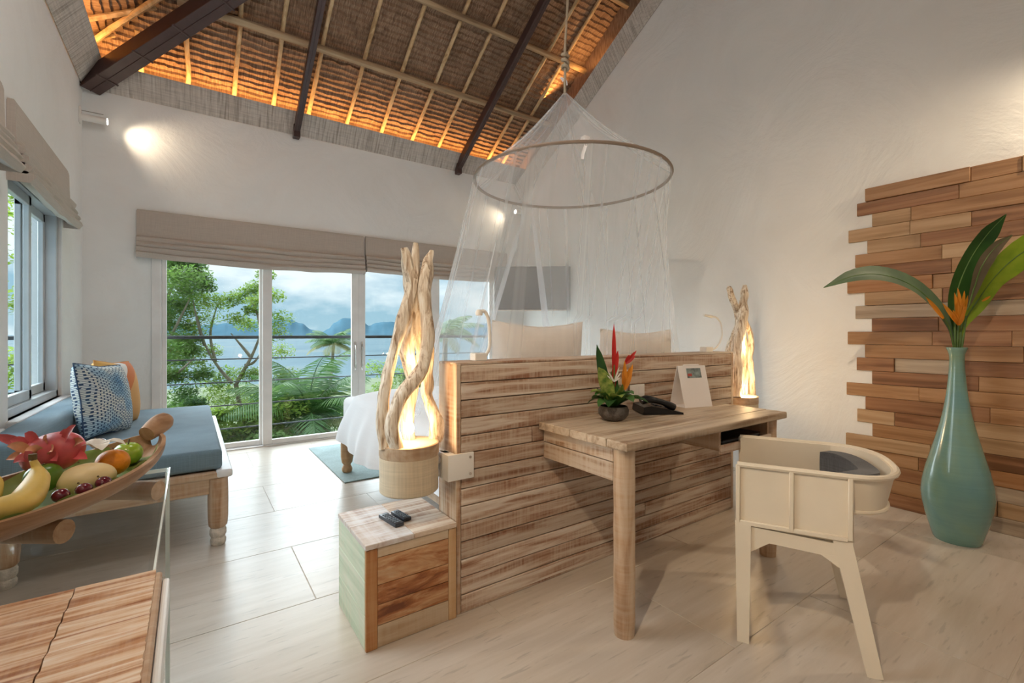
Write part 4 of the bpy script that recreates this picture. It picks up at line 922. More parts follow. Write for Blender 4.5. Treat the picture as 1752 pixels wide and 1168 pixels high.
# ------------------------------------------------------------------ chair
ch = thing('desk_chair', 'cream moulded armchair with grey cushion pulled up to the desk', 'chair', (2.1065, .934, 0), math.radians(28))
AX, AZ0, AZ1 = .272, .462, .690
def shell(u, z):      # u 0..1 from near front round the back to far front, outline of the tub
    pass
def outline(n=40):
    pts = []
    for i in range(n+1):
        f = i/n
        if f < .36: pts.append((-AX, .205-(f/.36)*.355))
        elif f > .64: pts.append((AX, .205-((1-f)/.36)*.355))
        else:
            a = PI+(f-.36)/.28*PI; pts.append((AX*math.copysign(abs(math.cos(a))**.75, math.cos(a)), -.15+.178*math.copysign(abs(math.sin(a))**.9, math.sin(a))))
    return pts
OUT = outline(60)
def band(i0, i1, z0f, z1, th, flare=.0):
    mb = MB(); vs = []; k = i1-i0
    for i in range(i0, i1+1):
        x, y = OUT[i]; a = OUT[max(i-1, 0)]; c = OUT[min(i+1, 60)]; d = Vector((c[0]-a[0], c[1]-a[1], 0)).normalized(); n_ = Vector((d.y, -d.x, 0)); 
        if n_.dot(Vector((x, y+.02, 0))) < 0: n_ = -n_
        z0 = z0f(y) if callable(z0f) else z0f
        p = Vector((x, y, 0)); f0 = flare if y < -.15 else flare*.0
        vs += [p-n_*(th+f0)+UP*z0, p-n_*f0+UP*z0, p+UP*z1, p-n_*th+UP*z1]
    fs = [(q*4+j, q*4+(j+1) % 4, (q+1)*4+(j+1) % 4, (q+1)*4+j) for q in range(k) for j in range(4)]+[(0, 1, 2, 3), (k*4+3, k*4+2, k*4+1, k*4)]
    return mb.add(vs, fs)
iA, iB = 22, 38
band(0, iA, AZ0, AZ1, .014).build('arm_panel', 'cream_plastic', ch, True, True)
band(iB, 60, AZ0, AZ1, .014).build('arm_panel', 'cream_plastic', ch, True, True)
bk_ = band(iA, iB, .555, AZ1, .014, .028).build('back_band', 'cream_plastic', ch, True, True)
# rims and raised ribs
def rim_path(i0, i1, z, off=.0): return [Vector((OUT[i][0]*(1+off), OUT[i][1]*(1+off), z)) for i in range(i0, i1+1)]
MB().tube(rim_path(0, 60, AZ1, .012), .0105, 8).build('top_rim', 'cream_plastic', ch, True, True)
MB().tube([p*1.0 for p in [Vector((OUT[i][0]*.90, OUT[i][1]*.93, .556)) for i in range(iA, iB+1)]], .0085, 8).build('lower_rim', 'cream_plastic', bk_, True, True)
for sx in (-1, 1):
    for y in (.205, .025, -.156): MB().bbox((sx*(AX+.006)-.006, y-.008, AZ0), (sx*(AX+.006)+.006, y+.008, AZ1), .003, 1).build('rib', 'cream_plastic', ch, True, True)
    MB().bbox((sx*(AX+.005)-.006, -.15, AZ0-.006), (sx*(AX+.005)+.006, .21, AZ0+.012), .003, 1).build('rib', 'cream_plastic', ch, True, True)
MB().bbox((-AX+.008, -.17, .445), (AX-.008, .20, .465), .006, 2).build('seat', 'cream_plastic', ch, True, True)
MB().bbox((-AX+.022, -.16, .466), (AX-.022, .205, .505), .018, 3).build('seat_cushion', 'grey_wool', ch, True, True)
def bc(u, v):
    a = PI*1.12+u*PI*.76; d = .225+.02*math.sin(PI*v); return (math.cos(a)*d*1.05, -.10+math.sin(a)*.21-(-.02), .555+v*.115+.008*math.sin(u*9))
mbc = MB().grid(bc, 24, 10); mbc.grid(lambda u, v: (bc(u, v)[0]*.80, bc(u, v)[1]*.80+.01, bc(u, v)[2]), 24, 10)
nn = 240
edge = [j*24 for j in range(10)]
for i in range(23): mbc.f.append((9*24+i, 9*24+i+1, nn+9*24+i+1, nn+9*24+i)); mbc.f.append((i, i+1, nn+i+1, nn+i))
for j in range(9): mbc.f.append((j*24, (j+1)*24, nn+(j+1)*24, nn+j*24)); mbc.f.append((j*24+23, (j+1)*24+23, nn+(j+1)*24+23, nn+j*24+23))
mbc.build('back_cushion', 'grey_wool', ch, True, True)
def board(p0, p1, wa, wb_, thx, y_dir=(0, 1, 0)):
    p0, p1 = Vector(p0), Vector(p1); d = (p1-p0).normalized(); yd = Vector(y_dir); a = (yd-d*yd.dot(d)).normalized(); b_ = d.cross(a).normalized()
    vs = [p+a*s1*w_/2+b_*s2*thx/2 for p, w_ in ((p0, wa), (p1, wb_)) for s1, s2 in ((-1, -1), (1, -1), (1, 1), (-1, 1))]
    return MB().add(vs, [(3, 2, 1, 0), (4, 5, 6, 7)]+[(i, (i+1) % 4, (i+1) % 4+4, i+4) for i in range(4)])
for sx in (-1, 1):
    board((sx*.270, .187, .470), (sx*.272, .187, .0), .056, .042, .026).build('leg', 'cream_plastic', ch, local=True)
    board((sx*.262, -.130, .470), (sx*.276, -.226, .0), .058, .046, .026).build('leg', 'cream_plastic', ch, local=True)
    board((sx*.264, .165, .428), (sx*.262, -.13, .415), .05, .05, .022, (0, 0, 1)).build('side_rail', 'cream_plastic', ch, local=True)
    MB().add([(sx*.264-.01, .16, .41), (sx*.264-.01, .16, .355), (sx*.264-.01, .09, .405), (sx*.264+.01, .16, .41), (sx*.264+.01, .16, .355), (sx*.264+.01, .09, .405)], [(0, 1, 2), (5, 4, 3), (0, 3, 4, 1), (1, 4, 5, 2), (2, 5, 3, 0)]).build('gusset', 'cream_plastic', ch, local=True)
    MB().add([(sx*.264-.01, -.145, .40), (sx*.268-.01, -.160, .335), (sx*.264-.01, -.065, .395), (sx*.264+.01, -.145, .40), (sx*.268+.01, -.160, .335), (sx*.264+.01, -.065, .395)], [(0, 1, 2), (5, 4, 3), (0, 3, 4, 1), (1, 4, 5, 2), (2, 5, 3, 0)]).build('gusset', 'cream_plastic', ch, local=True)
MB().bbox((-.255, .15, .41), (.255, .185, .445), .003, 1).build('cross_rail', 'cream_plastic', ch, local=True)
MB().bbox((-.255, -.14, .40), (.255, -.105, .445), .003, 1).build('cross_rail', 'cream_plastic', ch, local=True)

# ------------------------------------------------------------------ teak panel on the right wall
tp = thing('teak_wall_panel', 'wall panel of staggered teak blocks behind the green vase', 'wall panel', (XR, .4, 0))
rp_ = random.Random(21); rowh = 2.249/24; ends = {3: 1.287, 2: 1.347, 1: 1.249, 0: 1.405}
for r in range(24):
    ridx = 23-r                    # r counts from the floor, ridx from the top
    y = {0: 1.287, 1: 1.347, 2: 1.249, 3: 1.402}[ridx % 4]+rp_.uniform(-.008, .008); z = rowh*(r+.5)
    while y > -.9:
        L = rp_.choice([.22, .30, .36, .42, .48, .55, .62]); L = min(L, y+.95)
        if L < .08: break
        th = rp_.choice([.014, .018, .022, .027]); me = plank_mesh(L-.0015, rowh-.0015, th, 'teak_%d' % rp_.choice([0, 0, 1, 1, 2, 3, 3, 4, 5]), 1)
        put('teak_block', me, tp, (XR-th/2-.001, y-L/2, z)); y -= L

# ------------------------------------------------------------------ vase
V = Vector((3.675, .735, 0)); VD = V.x*SN+V.y*CS
def vz(y): return max(0, EYE-(y-571.4)/792*VD)
va_ = thing('floor_vase', 'tall celadon green floor vase standing before the teak panel', 'vase', V)
k_ = VD/792
prof = [(0.001, 0), (38*k_, 0), (41*k_, .012)]+[(wv*k_, vz(y)) for y, wv in [(905, 46), (885, 53), (862, 59), (845, 61), (825, 59), (800, 52.5), (775, 44), (750, 36), (725, 28.5), (700, 22.5), (675, 18), (650, 15), (630, 13.2), (615, 12.6), (606, 13.2), (600, 15.5), (595.5, 18), (594, 17.5)]]+[(13*k_, vz(600)), (9*k_, vz(640)), (12*k_, vz(720)), (0.001, vz(760))]
prof = [(a*.775 if a > .01 else a, z) for a, z in prof]
body = MB().lathe(prof, V, 48).build('body', 'vase_glaze', va_, True)
bq = thing('vase_bouquet', 'banana leaves and orange heliconia standing in the floor vase', 'bouquet', V+Vector((0, 0, .95)))
def bqp(x, y, d=0): return seen_d(x, y, VD+d)
neck = V+Vector((0, 0, 1.0))
def bleaf(nm, ctrl, widths, mat, up, par=bq, fold=.18, n=26):
    pts = catmull(ctrl, n); w_ = lerp_list(widths, n); o = MB().leaf(pts, w_, up, fold).build(nm, mat, par, 'all')
    MB().tube(pts, lerp_list([.005, .0035, .001], n), 6).build('midrib', 'stem_green', o, True); return o
tow = Vector((-SN, -CS, 0))
bleaf('leaf', [neck, bqp(1630, 585), bqp(1622, 556), bqp(1600, 522, -.02), bqp(1560, 488, -.05), bqp(1510, 470, -.08), bqp(1460, 472, -.1), bqp(1409, 492, -.12)], [.006, .007, .014, .050, .062, .060, .054, .036, .002], 'leaf_sage', tow*.80+UP*.5)
bleaf('leaf', [neck, bqp(1640, 585), bqp(1650, 550), bqp(1672, 515), bqp(1705, 470, -.10), bqp(1752, 430, -.2), bqp(1815, 402, -.34), bqp(1870, 400, -.46)], [.005, .007, .018, .045, .066, .074, .074, .055, .004], 'leaf_lime', tow*.9+UP*.35+Vector((0, 0, 0)))
bleaf('leaf', [neck, bqp(1634, 585), bqp(1632, 540, .02), bqp(1640, 490, .02), bqp(1662, 440, .0), bqp(1690, 400, -.04), bqp(1722, 366, -.10)], [.006, .010, .036, .056, .060, .056, .050, .002], 'leaf_dark', tow)
bleaf('leaf', [bqp(1655, 530, -.06), bqp(1668, 488, -.10), bqp(1680, 455, -.14), bqp(1702, 424, -.17), bqp(1732, 402, -.20)], [.004, .026, .040, .040, .028, .003], 'leaf_bronze', tow)
bleaf('leaf', [bqp(1636, 560, .07), bqp(1642, 515, .09), bqp(1665, 480, .1), bqp(1690, 460, .1)], [.01, .07, .08, .05, .004], 'leaf_dark', tow)
for dx in (-4, 0, 4, 8): MB().tube(catmull([neck, bqp(1638+dx, 590), bqp(1640+dx*1.6, 540)], 8), .006, 6).build('stem', 'stem_green', bq, True)
def helic(c, tips, wd=.010):
    mb = MB()
    for tx, ty in tips: petal(mb, bqp(c[0], c[1], -.06), bqp(tx, ty, -.06), wd, tow)
    mb.build('flower', 'petal_orange', bq, True)
helic((1640, 556), [(1612, 518), (1630, 530), (1633, 500), (1640, 494), (1648, 510), (1656, 505), (1650, 530)], .014)
helic((1645, 530), [(1638, 492), (1650, 497), (1658, 520)], .010); helic((1614, 545), [(1584, 508)], .013); helic((1680, 515), [(1695, 506)], .007)

# ------------------------------------------------------------------ daybed
DB0, DB1, DBX = 3.085, 5.20, .19
db = thing('daybed', 'wooden daybed with turned legs and blue mattress along the side wall', 'daybed', (-.3, 4.1, 0))
MB().bbox((XL+.03, DB0, .385), (DBX, DB0+.05, .425), .012, 3).build('front_rail', 'oak_x', db, True)
MB().bbox((XL+.03, DB0+.02, .30), (.09, DB0+.045, .388), .003, 1).build('front_apron', 'oak_x', db)
MB().bbox((DBX-.07, DB0-.004, .388), (DBX+.012, DB1, .432), .014, 3).build('side_rail', 'white_paint', db, True)
MB().bbox((DBX-.05, DB0+.06, .30), (DBX-.02, DB1-.06, .39), .003, 1).build('side_apron', 'oak_y', db)
MB().bbox((XL+.03, DB1-.05, .30), (DBX-.01, DB1, .43), .006, 2).build('rear_rail', 'oak_x', db)
MB().box((XL+.04, DB0+.05, .36), (DBX-.06, DB1-.05, .40)).build('slat_base', 'oak_y', db)
legp = [(.032, 0), (.038, .010), (.040, .03), (.034, .045), (.042, .062), (.042, .085), (.036, .10), (.046, .112), (.050, .16), (.051, .25), (.050, .33), (.049, .385)]
for (x, y) in ((.132, 3.135), (-.715, 3.165), (.132, 5.12), (-.715, 5.12)):
    lg = MB().lathe(legp[6:], (x, y, 0), 16).build('leg', 'oak_z', db, True)
    MB().lathe(legp[:7], (x, y, 0), 16).build('carved_foot', 'carved_white', lg, True)
def cushion(name, a, c, mat_top, mat_side, par, bev=.03):
    o = MB().bbox(a, c, bev, 4).build(name, mat_top, par, 'all'); return o
mt = cushion('mattress', (XL+.05, DB0+.03, .43), (.152, DB1-.06, .545), 'blue_canvas', None, db, .022)
mt.data.materials.append(MATS['dark_canvas'])
bc_ = cushion('back_cushion', (XL+.012, 2.95, .50), (XL+.20, DB1-.04, .735), 'blue_canvas', None, db, .05)

def scatter(name, label, c, w_, h_, th, rz, tilt, mat, roll=0):
    """plump square cushion, standing in its local xz plane"""
    t = thing(name, label, 'cushion', c, rz, 'cushions on the daybed'); n = 24; mb = MB(); Mx = Matrix.Rotation(roll, 4, 'Y') @ Matrix.Identity(4); Mt = Matrix.Rotation(tilt, 4, 'X')
    def pt(u, v, s):
        x, z = (u-.5)*2, (v-.5)*2; e_ = (1-abs(x)**2.6)*(1-abs(z)**2.6); pin = 1-.10*(1-abs(abs(x)-abs(z)))*0-.08*(1-min(1, abs(x)))*abs(z)-.08*(1-min(1, abs(z)))*abs(x)
        p = Vector((x*w_/2*pin, s*th/2*max(0, e_)**.45, z*h_/2*pin)); p = Mx @ p; p = Vector((p.x, p.y, p.z+h_/2)); return Mt @ p
    mb.grid(lambda u, v: pt(u, v, -1), n, n); mb.grid(lambda u, v: pt(u, v, 1), n, n)
    me = mb.mesh('cover', mat, 'all'); uvl = me.uv_layers.new(); k = 0
    for p in me.polygons:
        for li in p.loop_indices:
            vi = me.loops[li].vertex_index % (n*n); uvl.data[li].uv = ((vi % n)/(n-1), (vi//n)/(n-1))
    o = bpy.data.objects.new('cover', me); COL.objects.link(o); o.parent = t
    pin = MB().tube([pt(i/n, 0, 0) for i in range(n+1)]+[pt(1, i/n, 0) for i in range(1, n+1)]+[pt(1-i/n, 1, 0) for i in range(1, n+1)]+[pt(0, 1-i/n, 0) for i in range(1, n+1)], .004, 5).build('piping', mat, t, True, True)
    return t
scatter('cushion', 'blue and white fish-scale patterned cushion on the daybed', (-.43, 4.02, .540), .46, .47, .20, math.radians(68), math.radians(-10), 'cushion_blue', math.radians(5))
scatter('cushion', 'orange and white colour-block cushion behind the blue one', (-.41, 4.40, .540), .46, .47, .20, math.radians(72), math.radians(-8), 'cushion_orange', math.radians(4))

# ------------------------------------------------------------------ glass table, tray and fruit
GX, GY0, GY1, GZ = -.055, 1.10, 1.945, .75
gt = thing('glass_table', 'clear bent-glass table carrying the fruit tray', 'table', (-.40, 1.52, 0))
MB().bbox((XL+.02, GY0, GZ-.014), (GX, GY1, GZ), .002, 1).build('glass_top', 'table_glass', gt)
MB().bbox((GX-.014, GY0, 0), (GX, GY1, GZ-.0145), .002, 1).build('glass_side', 'table_glass', gt)
MB().bbox((XL+.02, GY0, 0), (XL+.034, GY1, GZ-.0145), .002, 1).build('glass_side', 'table_glass', gt)
MB().box((GX-.003, GY0, GZ-.013), (GX+.0008, GY1, GZ+.0004)).build('polished_edge', 'glass_edge', gt)
MB().box((GX-.013, GY1-.001, 0), (GX-.001, GY1+.0006, GZ-.015)).build('polished_edge', 'glass_edge', gt)
MB().box((XL+.02, GY1-.001, GZ-.013), (GX, GY1+.0006, GZ-.001)).build('polished_edge', 'glass_edge', gt)
ax = Vector((.58, .81, 0)).normalized(); pp = Vector((ax.y, -ax.x, 0)); ang = math.atan2(ax.y, ax.x)
TC = Vector((-.32, 1.376, GZ))
tray = thing('fruit_tray', 'long boat-shaped wooden tray of fruit on the glass table', 'tray', TC, ang)
HL, HWd = .41, .135
def hull(u, v, inner=0):
    """u along, v across 0..1"""
    s = (u-.5)*2; a = (v-.5)*PI; wf = max(.0, 1-abs(s)**2.3)**.75; w_ = (HWd-inner)*wf+.018
    lift = .085*abs(s)**2.6; zb = .050+inner*1.1+lift*.75; zr = .115+lift*.55
    y = math.sin(a)*w_; z = zr-(zr-zb)*max(0, math.cos(a))**.8
    return (s*(HL-inner), y, z)
mb = MB().grid(lambda u, v: hull(u, v), 40, 17); mb.grid(lambda u, v: hull(u, v, .012), 40, 17); nn = 40*17
for i in range(39):
    for j in (0, 16): mb.f.append((j*40+i, j*40+i+1, nn+j*40+i+1, nn+j*40+i))
mb.build('hull', 'tray_wood', tray, True, True)
for s_ in (1, -1): MB().tube(catmull([(s_*(HL-.035), 0, .165), (s_*(HL+.015), 0, .185), (s_*(HL+.045), 0, .192)], 6), [.022, .026, .028, .028, .026, .018], 12).build('end_grip', 'tray_wood', tray, True, True)
for s_ in (.31, .05, -.24):
    MB().tube([(s_, -.085, .026), (s_, .12, .026)], .025, 16).build('roller', 'oak_y', tray, True, True)
def trp(a, p, z): return TC+ax*a+pp*p+Vector((0, 0, z))
lf = thing('banana_leaf_liner', 'pale green banana leaf lining the fruit tray', 'leaf', trp(.0, 0, .09), ang)
mb = MB()
def liner(u, v):
    h_ = hull(.08+u*.84, .06+v*.88, .016); e_ = .006*math.sin(u*40+v*9)*(abs(v-.5)*2)**2
    return (h_[0], h_[1], h_[2]+e_+.010*(abs(v-.5)*2)**4-.09)
MB().grid(liner, 36, 13).build('blade', 'banana_leaf', lf, True, True)
MB().tube([(-.30, 0, -.019), (-.1, 0, -.026), (.1, 0, -.026), (.30, 0, -.019)], .004, 6).build('midrib', 'stem_green', lf, True, True)
def ball(mb, c, rx, ry, rz_, n=20, dent=0, M=None):
    prof = []
    for i in range(n//2+3):
        a = -PI/2+PI*i/(n//2+2); rr_ = math.cos(a); z = math.sin(a)
        if dent and z > 0: z -= dent*math.exp(-(rr_/.35)**2)
        prof.append((max(rr_, .001), z))
    MM = Matrix.Translation(c) @ (M or Matrix.Identity(4)) @ Matrix.Diagonal((rx, ry, rz_, 1)); return mb.lathe(prof, (0, 0, 0), n, M=MM)
def trq(a, p, z): return trp(a-.022, p+.016, z-.034)
def fruit(name, label, cat, c): return thing(name, label, cat, c)
c = trq(.315, .0, .165); t = fruit('apple', 'shiny green apple at the grip end of the tray', 'apple', c-UP*.03); ball(MB(), c, .033, .033, .031, 24, .25).build('skin', 'apple_green', t, 'all'); MB().tube([c+UP*.02, c+UP*.038+vr*.004], .002, 5).build('stalk', 'fruit_tip', t)
c = trq(.235, .03, .163); t = fruit('orange', 'bright orange fruit between the apple and the pale melon', 'orange', c-UP*.03); ball(MB(), c, .035, .035, .033, 24, .06).build('skin', 'orange_skin', t, 'all'); MB().lathe([(.001, 0), (.004, .001), (.001, .003)], c+UP*.034, 6).build('navel', 'fruit_tip', t)
c = trq(.150, .045, .150); t = fruit('mango', 'smooth pale yellow mango in the middle of the tray', 'mango', c-UP*.03); ball(MB(), c, .054, .039, .034, 28, 0, Matrix.Rotation(ang-.6, 4, 'Z')).build('skin', 'melon_skin', t, 'all'); MB().lathe([(.001, 0), (.003, .001), (.001, .003)], c+UP*.035-vr*.02, 6).build('stalk_scar', 'fruit_tip', t)
# dragon fruit
c = trq(.165, -.05, .205); t = fruit('dragon_fruit', 'pink dragon fruit with curling scales on top of the tray', 'dragon fruit', c-UP*.05)
Md = (Matrix.Rotation(-.35, 4, vf) @ Matrix.Rotation(math.atan2(vr.y, vr.x), 4, 'Z'))
ball(MB(), c, .068, .047, .046, 28, 0, Md).build('skin', 'dragon_skin', t, 'all')
for k, (a0, l0, len_, hz) in enumerate([(.4, .9, .022, .012), (1.2, .7, .02, .01), (2.2, .9, .02, .01), (1.0, .25, .022, .0), (1.9, -.15, .02, .0), (.2, .35, .03, .012), (2.6, .5, .03, .01), (5.0, .8, .02, .01), (2.9, .3, .070, .03), (3.3, .1, .060, .012), (.5, .6, .045, .045), (1.3, .2, .026, .01), (.9, -.1, .024, .0), (3.0, -.2, .045, .0), (.1, -.2, .03, .0), (2.0, .3, .03, .015)]):
    d = vr*math.cos(a0)*math.cos(l0)+tow*math.sin(a0)*.8*math.cos(l0)+UP*math.sin(l0); p0 = c+Vector((d.x*.058, d.y*.058, d.z*.044)); tip = p0+(d+vr*(-.7 if math.cos(a0) < .3 else .4)).normalized()*len_+UP*hz*.6
    mb = MB(); petal(mb, p0-d*.012, tip, .011, (tow.x, tow.y, .5), .006); mb.build('scale', 'dragon_scale' if k % 2 else 'dragon_skin', t, True)
# bananas
for k, (off, lab) in enumerate([(0, 'yellow banana at the front of the tray'), (.042, 'second yellow banana tucked behind the front one')]):
    c0 = trq(.0-off*1.3, .075-off, .175+off*.3); t = fruit('banana', lab, 'banana', c0-UP*.04)
    pts = catmull([trq(.03-off, .045-off*1.2, .225), trq(.033-off, .050-off*1.2, .205), trq(.015-off, .068-off*1.2, .180), trq(-.035-off, .090-off*1.2, .160), trq(-.09-off, .085-off*1.2, .165), trq(-.14-off, .06-off*1.2, .185)], 24)
    MB().tube(pts, lerp_list([.006, .008, .020, .025, .024, .019, .006], 24), 8).build('peel', 'banana_skin', t, 'all'); MB().tube([pts[0]+UP*.012, pts[0]], .007, 6).build('stem_end', 'fruit_tip', t)
c = trq(.105, -.01, .165); t = fruit('lime', 'dark green lime half hidden behind the banana', 'lime', c-UP*.03); ball(MB(), c, .034, .034, .032, 20, .1).build('skin', 'lime_green', t, 'all'); MB().lathe([(.001, 0), (.004, .002), (.001, .004)], c+UP*.028, 6).build('nub', 'fruit_tip', t)
for k, (a, p_, z, lab) in enumerate([(.035, .098, .150, 'dark red grape nearest the banana'), (.078, .106, .148, 'dark red grape in the middle of the row of three'), (.125, .106, .148, 'dark red grape nearest the orange'), (.275, -.04, .20, 'dark red grape behind the white flower')]):
    c = trq(a, p_, z); t = fruit('grape', lab, 'grape', c-UP*.015); t['group'] = 'grapes on the tray'; ball(MB(), c, .016, .0145, .014, 16, 0, Matrix.Rotation(ang, 4, 'Z')).build('skin', 'grape_skin', t, 'all'); MB().lathe([(.001, 0), (.0025, .001), (.001, .004)], c-vr*.012+UP*.012, 6).build('stalk_end', 'fruit_tip', t)
c = trq(.205, .02, .205); t = fruit('frangipani_flower', 'white frangipani flower laid on the fruit', 'flower', c)
for k in range(5):
    a = k*2*PI/5+.5; d = vr*math.cos(a)+vf*math.sin(a)*.9; mb = MB(); petal(mb, c, c+d*.055+UP*.004, .019, (0, 0, 1), .012); mb.build('petal', 'petal_white', t, True)
ball(MB(), c+UP*.004, .006, .006, .004, 10).build('throat', 'banana_skin', t, True)

# ------------------------------------------------------------------ wooden table in the foreground
TZ = .772
ft = thing('plank_table', 'ridged whitewashed plank table at the near picture edge', 'table', (-.35, .6, 0))
xs = [XL+.03, -.405, -.158, -.047]
for a, c_ in zip([-.665, -.4105, -.1588], [-.411, -.1594, -.050]):
    mb = MB(); n = 46; rg2 = random.Random(int(a*100)); vs = []
    for j in range(n+1):
        y = .12+(1.062-.12)*j/n; dz = -.0045*(j % 2)-.002*rg2.random()
        vs += [(a+.0006, y, TZ+dz), (c_-.0006, y, TZ+dz), (a+.0006, y, TZ-.03), (c_-.0006, y, TZ-.03)]
    fs = []
    for j in range(n):
        o_ = j*4; fs += [(o_, o_+1, o_+5, o_+4), (o_+2, o_+6, o_+7, o_+3), (o_, o_+4, o_+6, o_+2), (o_+1, o_+3, o_+7, o_+5)]
    fs += [(0, 2, 3, 1), (n*4, n*4+1, n*4+3, n*4+2)]
    mb.add(vs, fs).build('top_plank', 'wash_bench', ft)
MB().bbox((-.052, .12, TZ-.030), (-.041, 1.055, TZ-.002), .003, 1).build('edge_strip', 'oak_y', ft)
MB().bbox((-.041, .12, TZ-.050), (-.030, 1.045, TZ-.012), .004, 2).build('edge_trim', 'white_paint', ft)
for x, y in ((-.075, .985), (-.62, .985), (-.075, .19), (-.62, .19)): MB().bbox((x-.03, y-.03, 0), (x+.03, y+.03, TZ-.03), .004, 1).build('leg', 'box_red', ft)
MB().bbox((-.62, .96, TZ-.10), (-.075, .98, TZ-.03), .003, 1).build('apron', 'oak_x', ft); MB().bbox((-.09, .19, TZ-.10), (-.07, .98, TZ-.03), .003, 1).build('apron', 'box_red', ft)

# ------------------------------------------------------------------ rug, bed, pillows
rug = thing('rug', 'flat blue-grey woven rug under the foot of the bed', 'rug', (2.0, 4.5, 0))
MB().bbox((1.02, 3.82, .001), (3.1, 5.2, .010), .003, 1).build('pile', 'rug_cloth', rug)
bd = thing('bed', 'double bed under a white sheet hung with a net', 'bed', (2.0, 3.05, 0))
BXa, BXb, BYa, BYb = 1.06, 2.96, 1.945, 4.16
for x, y in ((1.115, 4.10), (2.90, 4.10), (1.115, 2.02), (2.90, 2.02)):
    MB().lathe([(.034, 0), (.042, .012), (.044, .03), (.036, .05), (.030, .065), (.044, .085), (.046, .10), (.052, .13), (.053, .38)], (x, y, 0.011 if y > 3 else 0), 18).build('leg', 'warm_post', bd, True)
MB().box((BXa+.02, BYa, .30), (BXb-.02, BYb-.02, .40)).build('bed_frame', 'warm_post', bd)
MB().bbox((BXa+.02, BYa, .40), (BXb-.02, BYb-.03, .66), .05, 3).build('mattress', 'sheet', bd, 'all')
def drape(u, v):
    """u round the three free sides, v from the top centre line to the hem"""
    n_ = 0
    cx, cy_ = 2.01, 3.05; hx, hy = (BXb-BXa)/2, (BYb-BYa)/2
    a = u*2*PI; dx, dy = math.cos(a), math.sin(a); ex = 5.0
    rr_ = (abs(dx/hx)**ex+abs(dy/hy)**ex)**(-1/ex); ox, oy = dx*rr_, dy*rr_
    fold = .022*math.sin(u*70+2*noise.noise(Vector((u*9, 0, 0))))+.014*math.sin(u*151)
    if v < .5:
        f = v/.5; return (cx+ox*f*.985, cy_+oy*f*.985, .722-.035*f**6+.008*noise.noise(Vector((ox*f*3, oy*f*3, 0))))
    f = (v-.5)/.5; hem = .36-.05*math.sin(u*17); cnr = min(abs(ox)/hx, abs(oy)/hy)**4; hem -= .05*cnr
    z = .687+(hem-.687)*f**.95; o = .012+.10*math.sin(f*PI/2)+.11*cnr*f+fold*f
    nx, ny = ox/hx**1, oy/hy; L_ = math.hypot(nx, ny); x = cx+ox*.985+nx/L_*o; y = cy_+oy*.985+ny/L_*o
    return (x, max(y, BYa-.005), z)
MB().grid(drape, 220, 34, True).build('sheet', 'sheet', bd, 'all')
def pillow(label, c, w_, h_, th, tilt, seed):
    t = thing('bed_pillow', label, 'pillow', c, 0, 'pillows leaning on the headboard'); n = 26; mb = MB(); Mt = Matrix.Rotation(tilt, 4, 'X')
    def pt(u, v, s):
        x, z = (u-.5)*2, (v-.5)*2; e_ = max(0, (1-abs(x)**3)*(1-abs(z)**3))**.5
        p = Vector((x*w_/2*(1-.05*(1-abs(z))), s*th/2*e_+.006*noise.noise(Vector((x*3+seed, z*3, s))), z*h_/2*(1-.13*(1-abs(x)**1.6))+h_/2)); return Mt @ p
    mb.grid(lambda u, v: pt(u, v, -1), n, n); mb.grid(lambda u, v: pt(u, v, 1), n, n); mb.build('cover', 'pillow_cream', t, 'all', True)
    MB().tube([pt(i/n, 1, 0) for i in range(n+1)], .004, 5).build('seam', 'pillow_cream', t, True, True)
pillow('cream pillow nearer the glass doors leaning on the headboard', (1.655, 2.13, .735), .66, .54, .17, math.radians(4), 1)
pillow('cream pillow nearer the right wall leaning on the headboard', (2.50, 2.13, .735), .72, .50, .17, math.radians(4), 4)

# ------------------------------------------------------------------ television
tvr = math.radians(-38); TVc = Vector((3.60, 4.72, 1.50))
tv = thing('television', 'flat television on a corner wall arm behind the net', 'television', TVc, tvr)
MB().bbox((-.485, -.018, 0), (.485, .022, .565), .006, 2).build('housing', 'tv_bezel', tv, local=True)
MB().box((-.472, -.0205, .022), (.472, -.0175, .553)).build('screen', 'tv_screen', tv, local=True)
MB().bbox((-.485, -.022, -.004), (.485, -.012, .014), .003, 1).build('lower_trim', 'chrome', tv, local=True)
MB().bbox((-.10, .022, .18), (.10, .05, .38), .004, 1).build('mount_plate', 'tv_bezel', tv, local=True)
inv = ORG[tv].inverted(); wpt = inv @ Vector((XR-.005, 5.2, 1.78))
MB().tube([(0, .05, .28), wpt], .018, 8).build('arm', 'tv_bezel', tv, True, True)

# ------------------------------------------------------------------ mosquito net
NC = Vector((2.12, 2.35, 2.235)); RR = .65; AP = Vector((2.068, 2.35, 2.83))
net = thing('mosquito_net', 'white mosquito net hanging from a hoop over the bed', 'mosquito net', (NC.x, NC.y, .72))
MB().tube([NC+Vector((math.cos(2*PI*i/72)*RR, math.sin(2*PI*i/72)*RR, 0)) for i in range(73)], .0105, 8, cap=False).build('hoop', 'ring_brown', net, True)
ropes = [AP+Vector((0, 0, -.02)), AP+Vector((.004, 0, .2)), Vector((2.072, 2.33, 3.4)), Vector((2.08, 2.12, ZM-.2))]
MB().tube(catmull(ropes, 40), .009, 7, jit=.35).build('rope', 'rope', net, True)
kn = MB()
for k in range(3):
    cz = AP+Vector((.003, 0, .15+.05*k)); kn.tube([cz+Vector((math.cos(a)*.020, math.sin(a)*.020, .018*math.sin(a*.5+k))) for a in [2*PI*i/14 for i in range(15)]], .011, 6)
kn.build('rope_knot', 'rope', net, True)
mb = MB(); 
for dx, dz in ((-.03, .012), (.010, -.04), (-.02, -.01)): mb.leaf([AP+UP*.08, AP+UP*.08+vr*dx*.6+UP*dz*.3, AP+UP*.08+vr*dx+UP*dz], [.006, .009, .008], tow, .1)
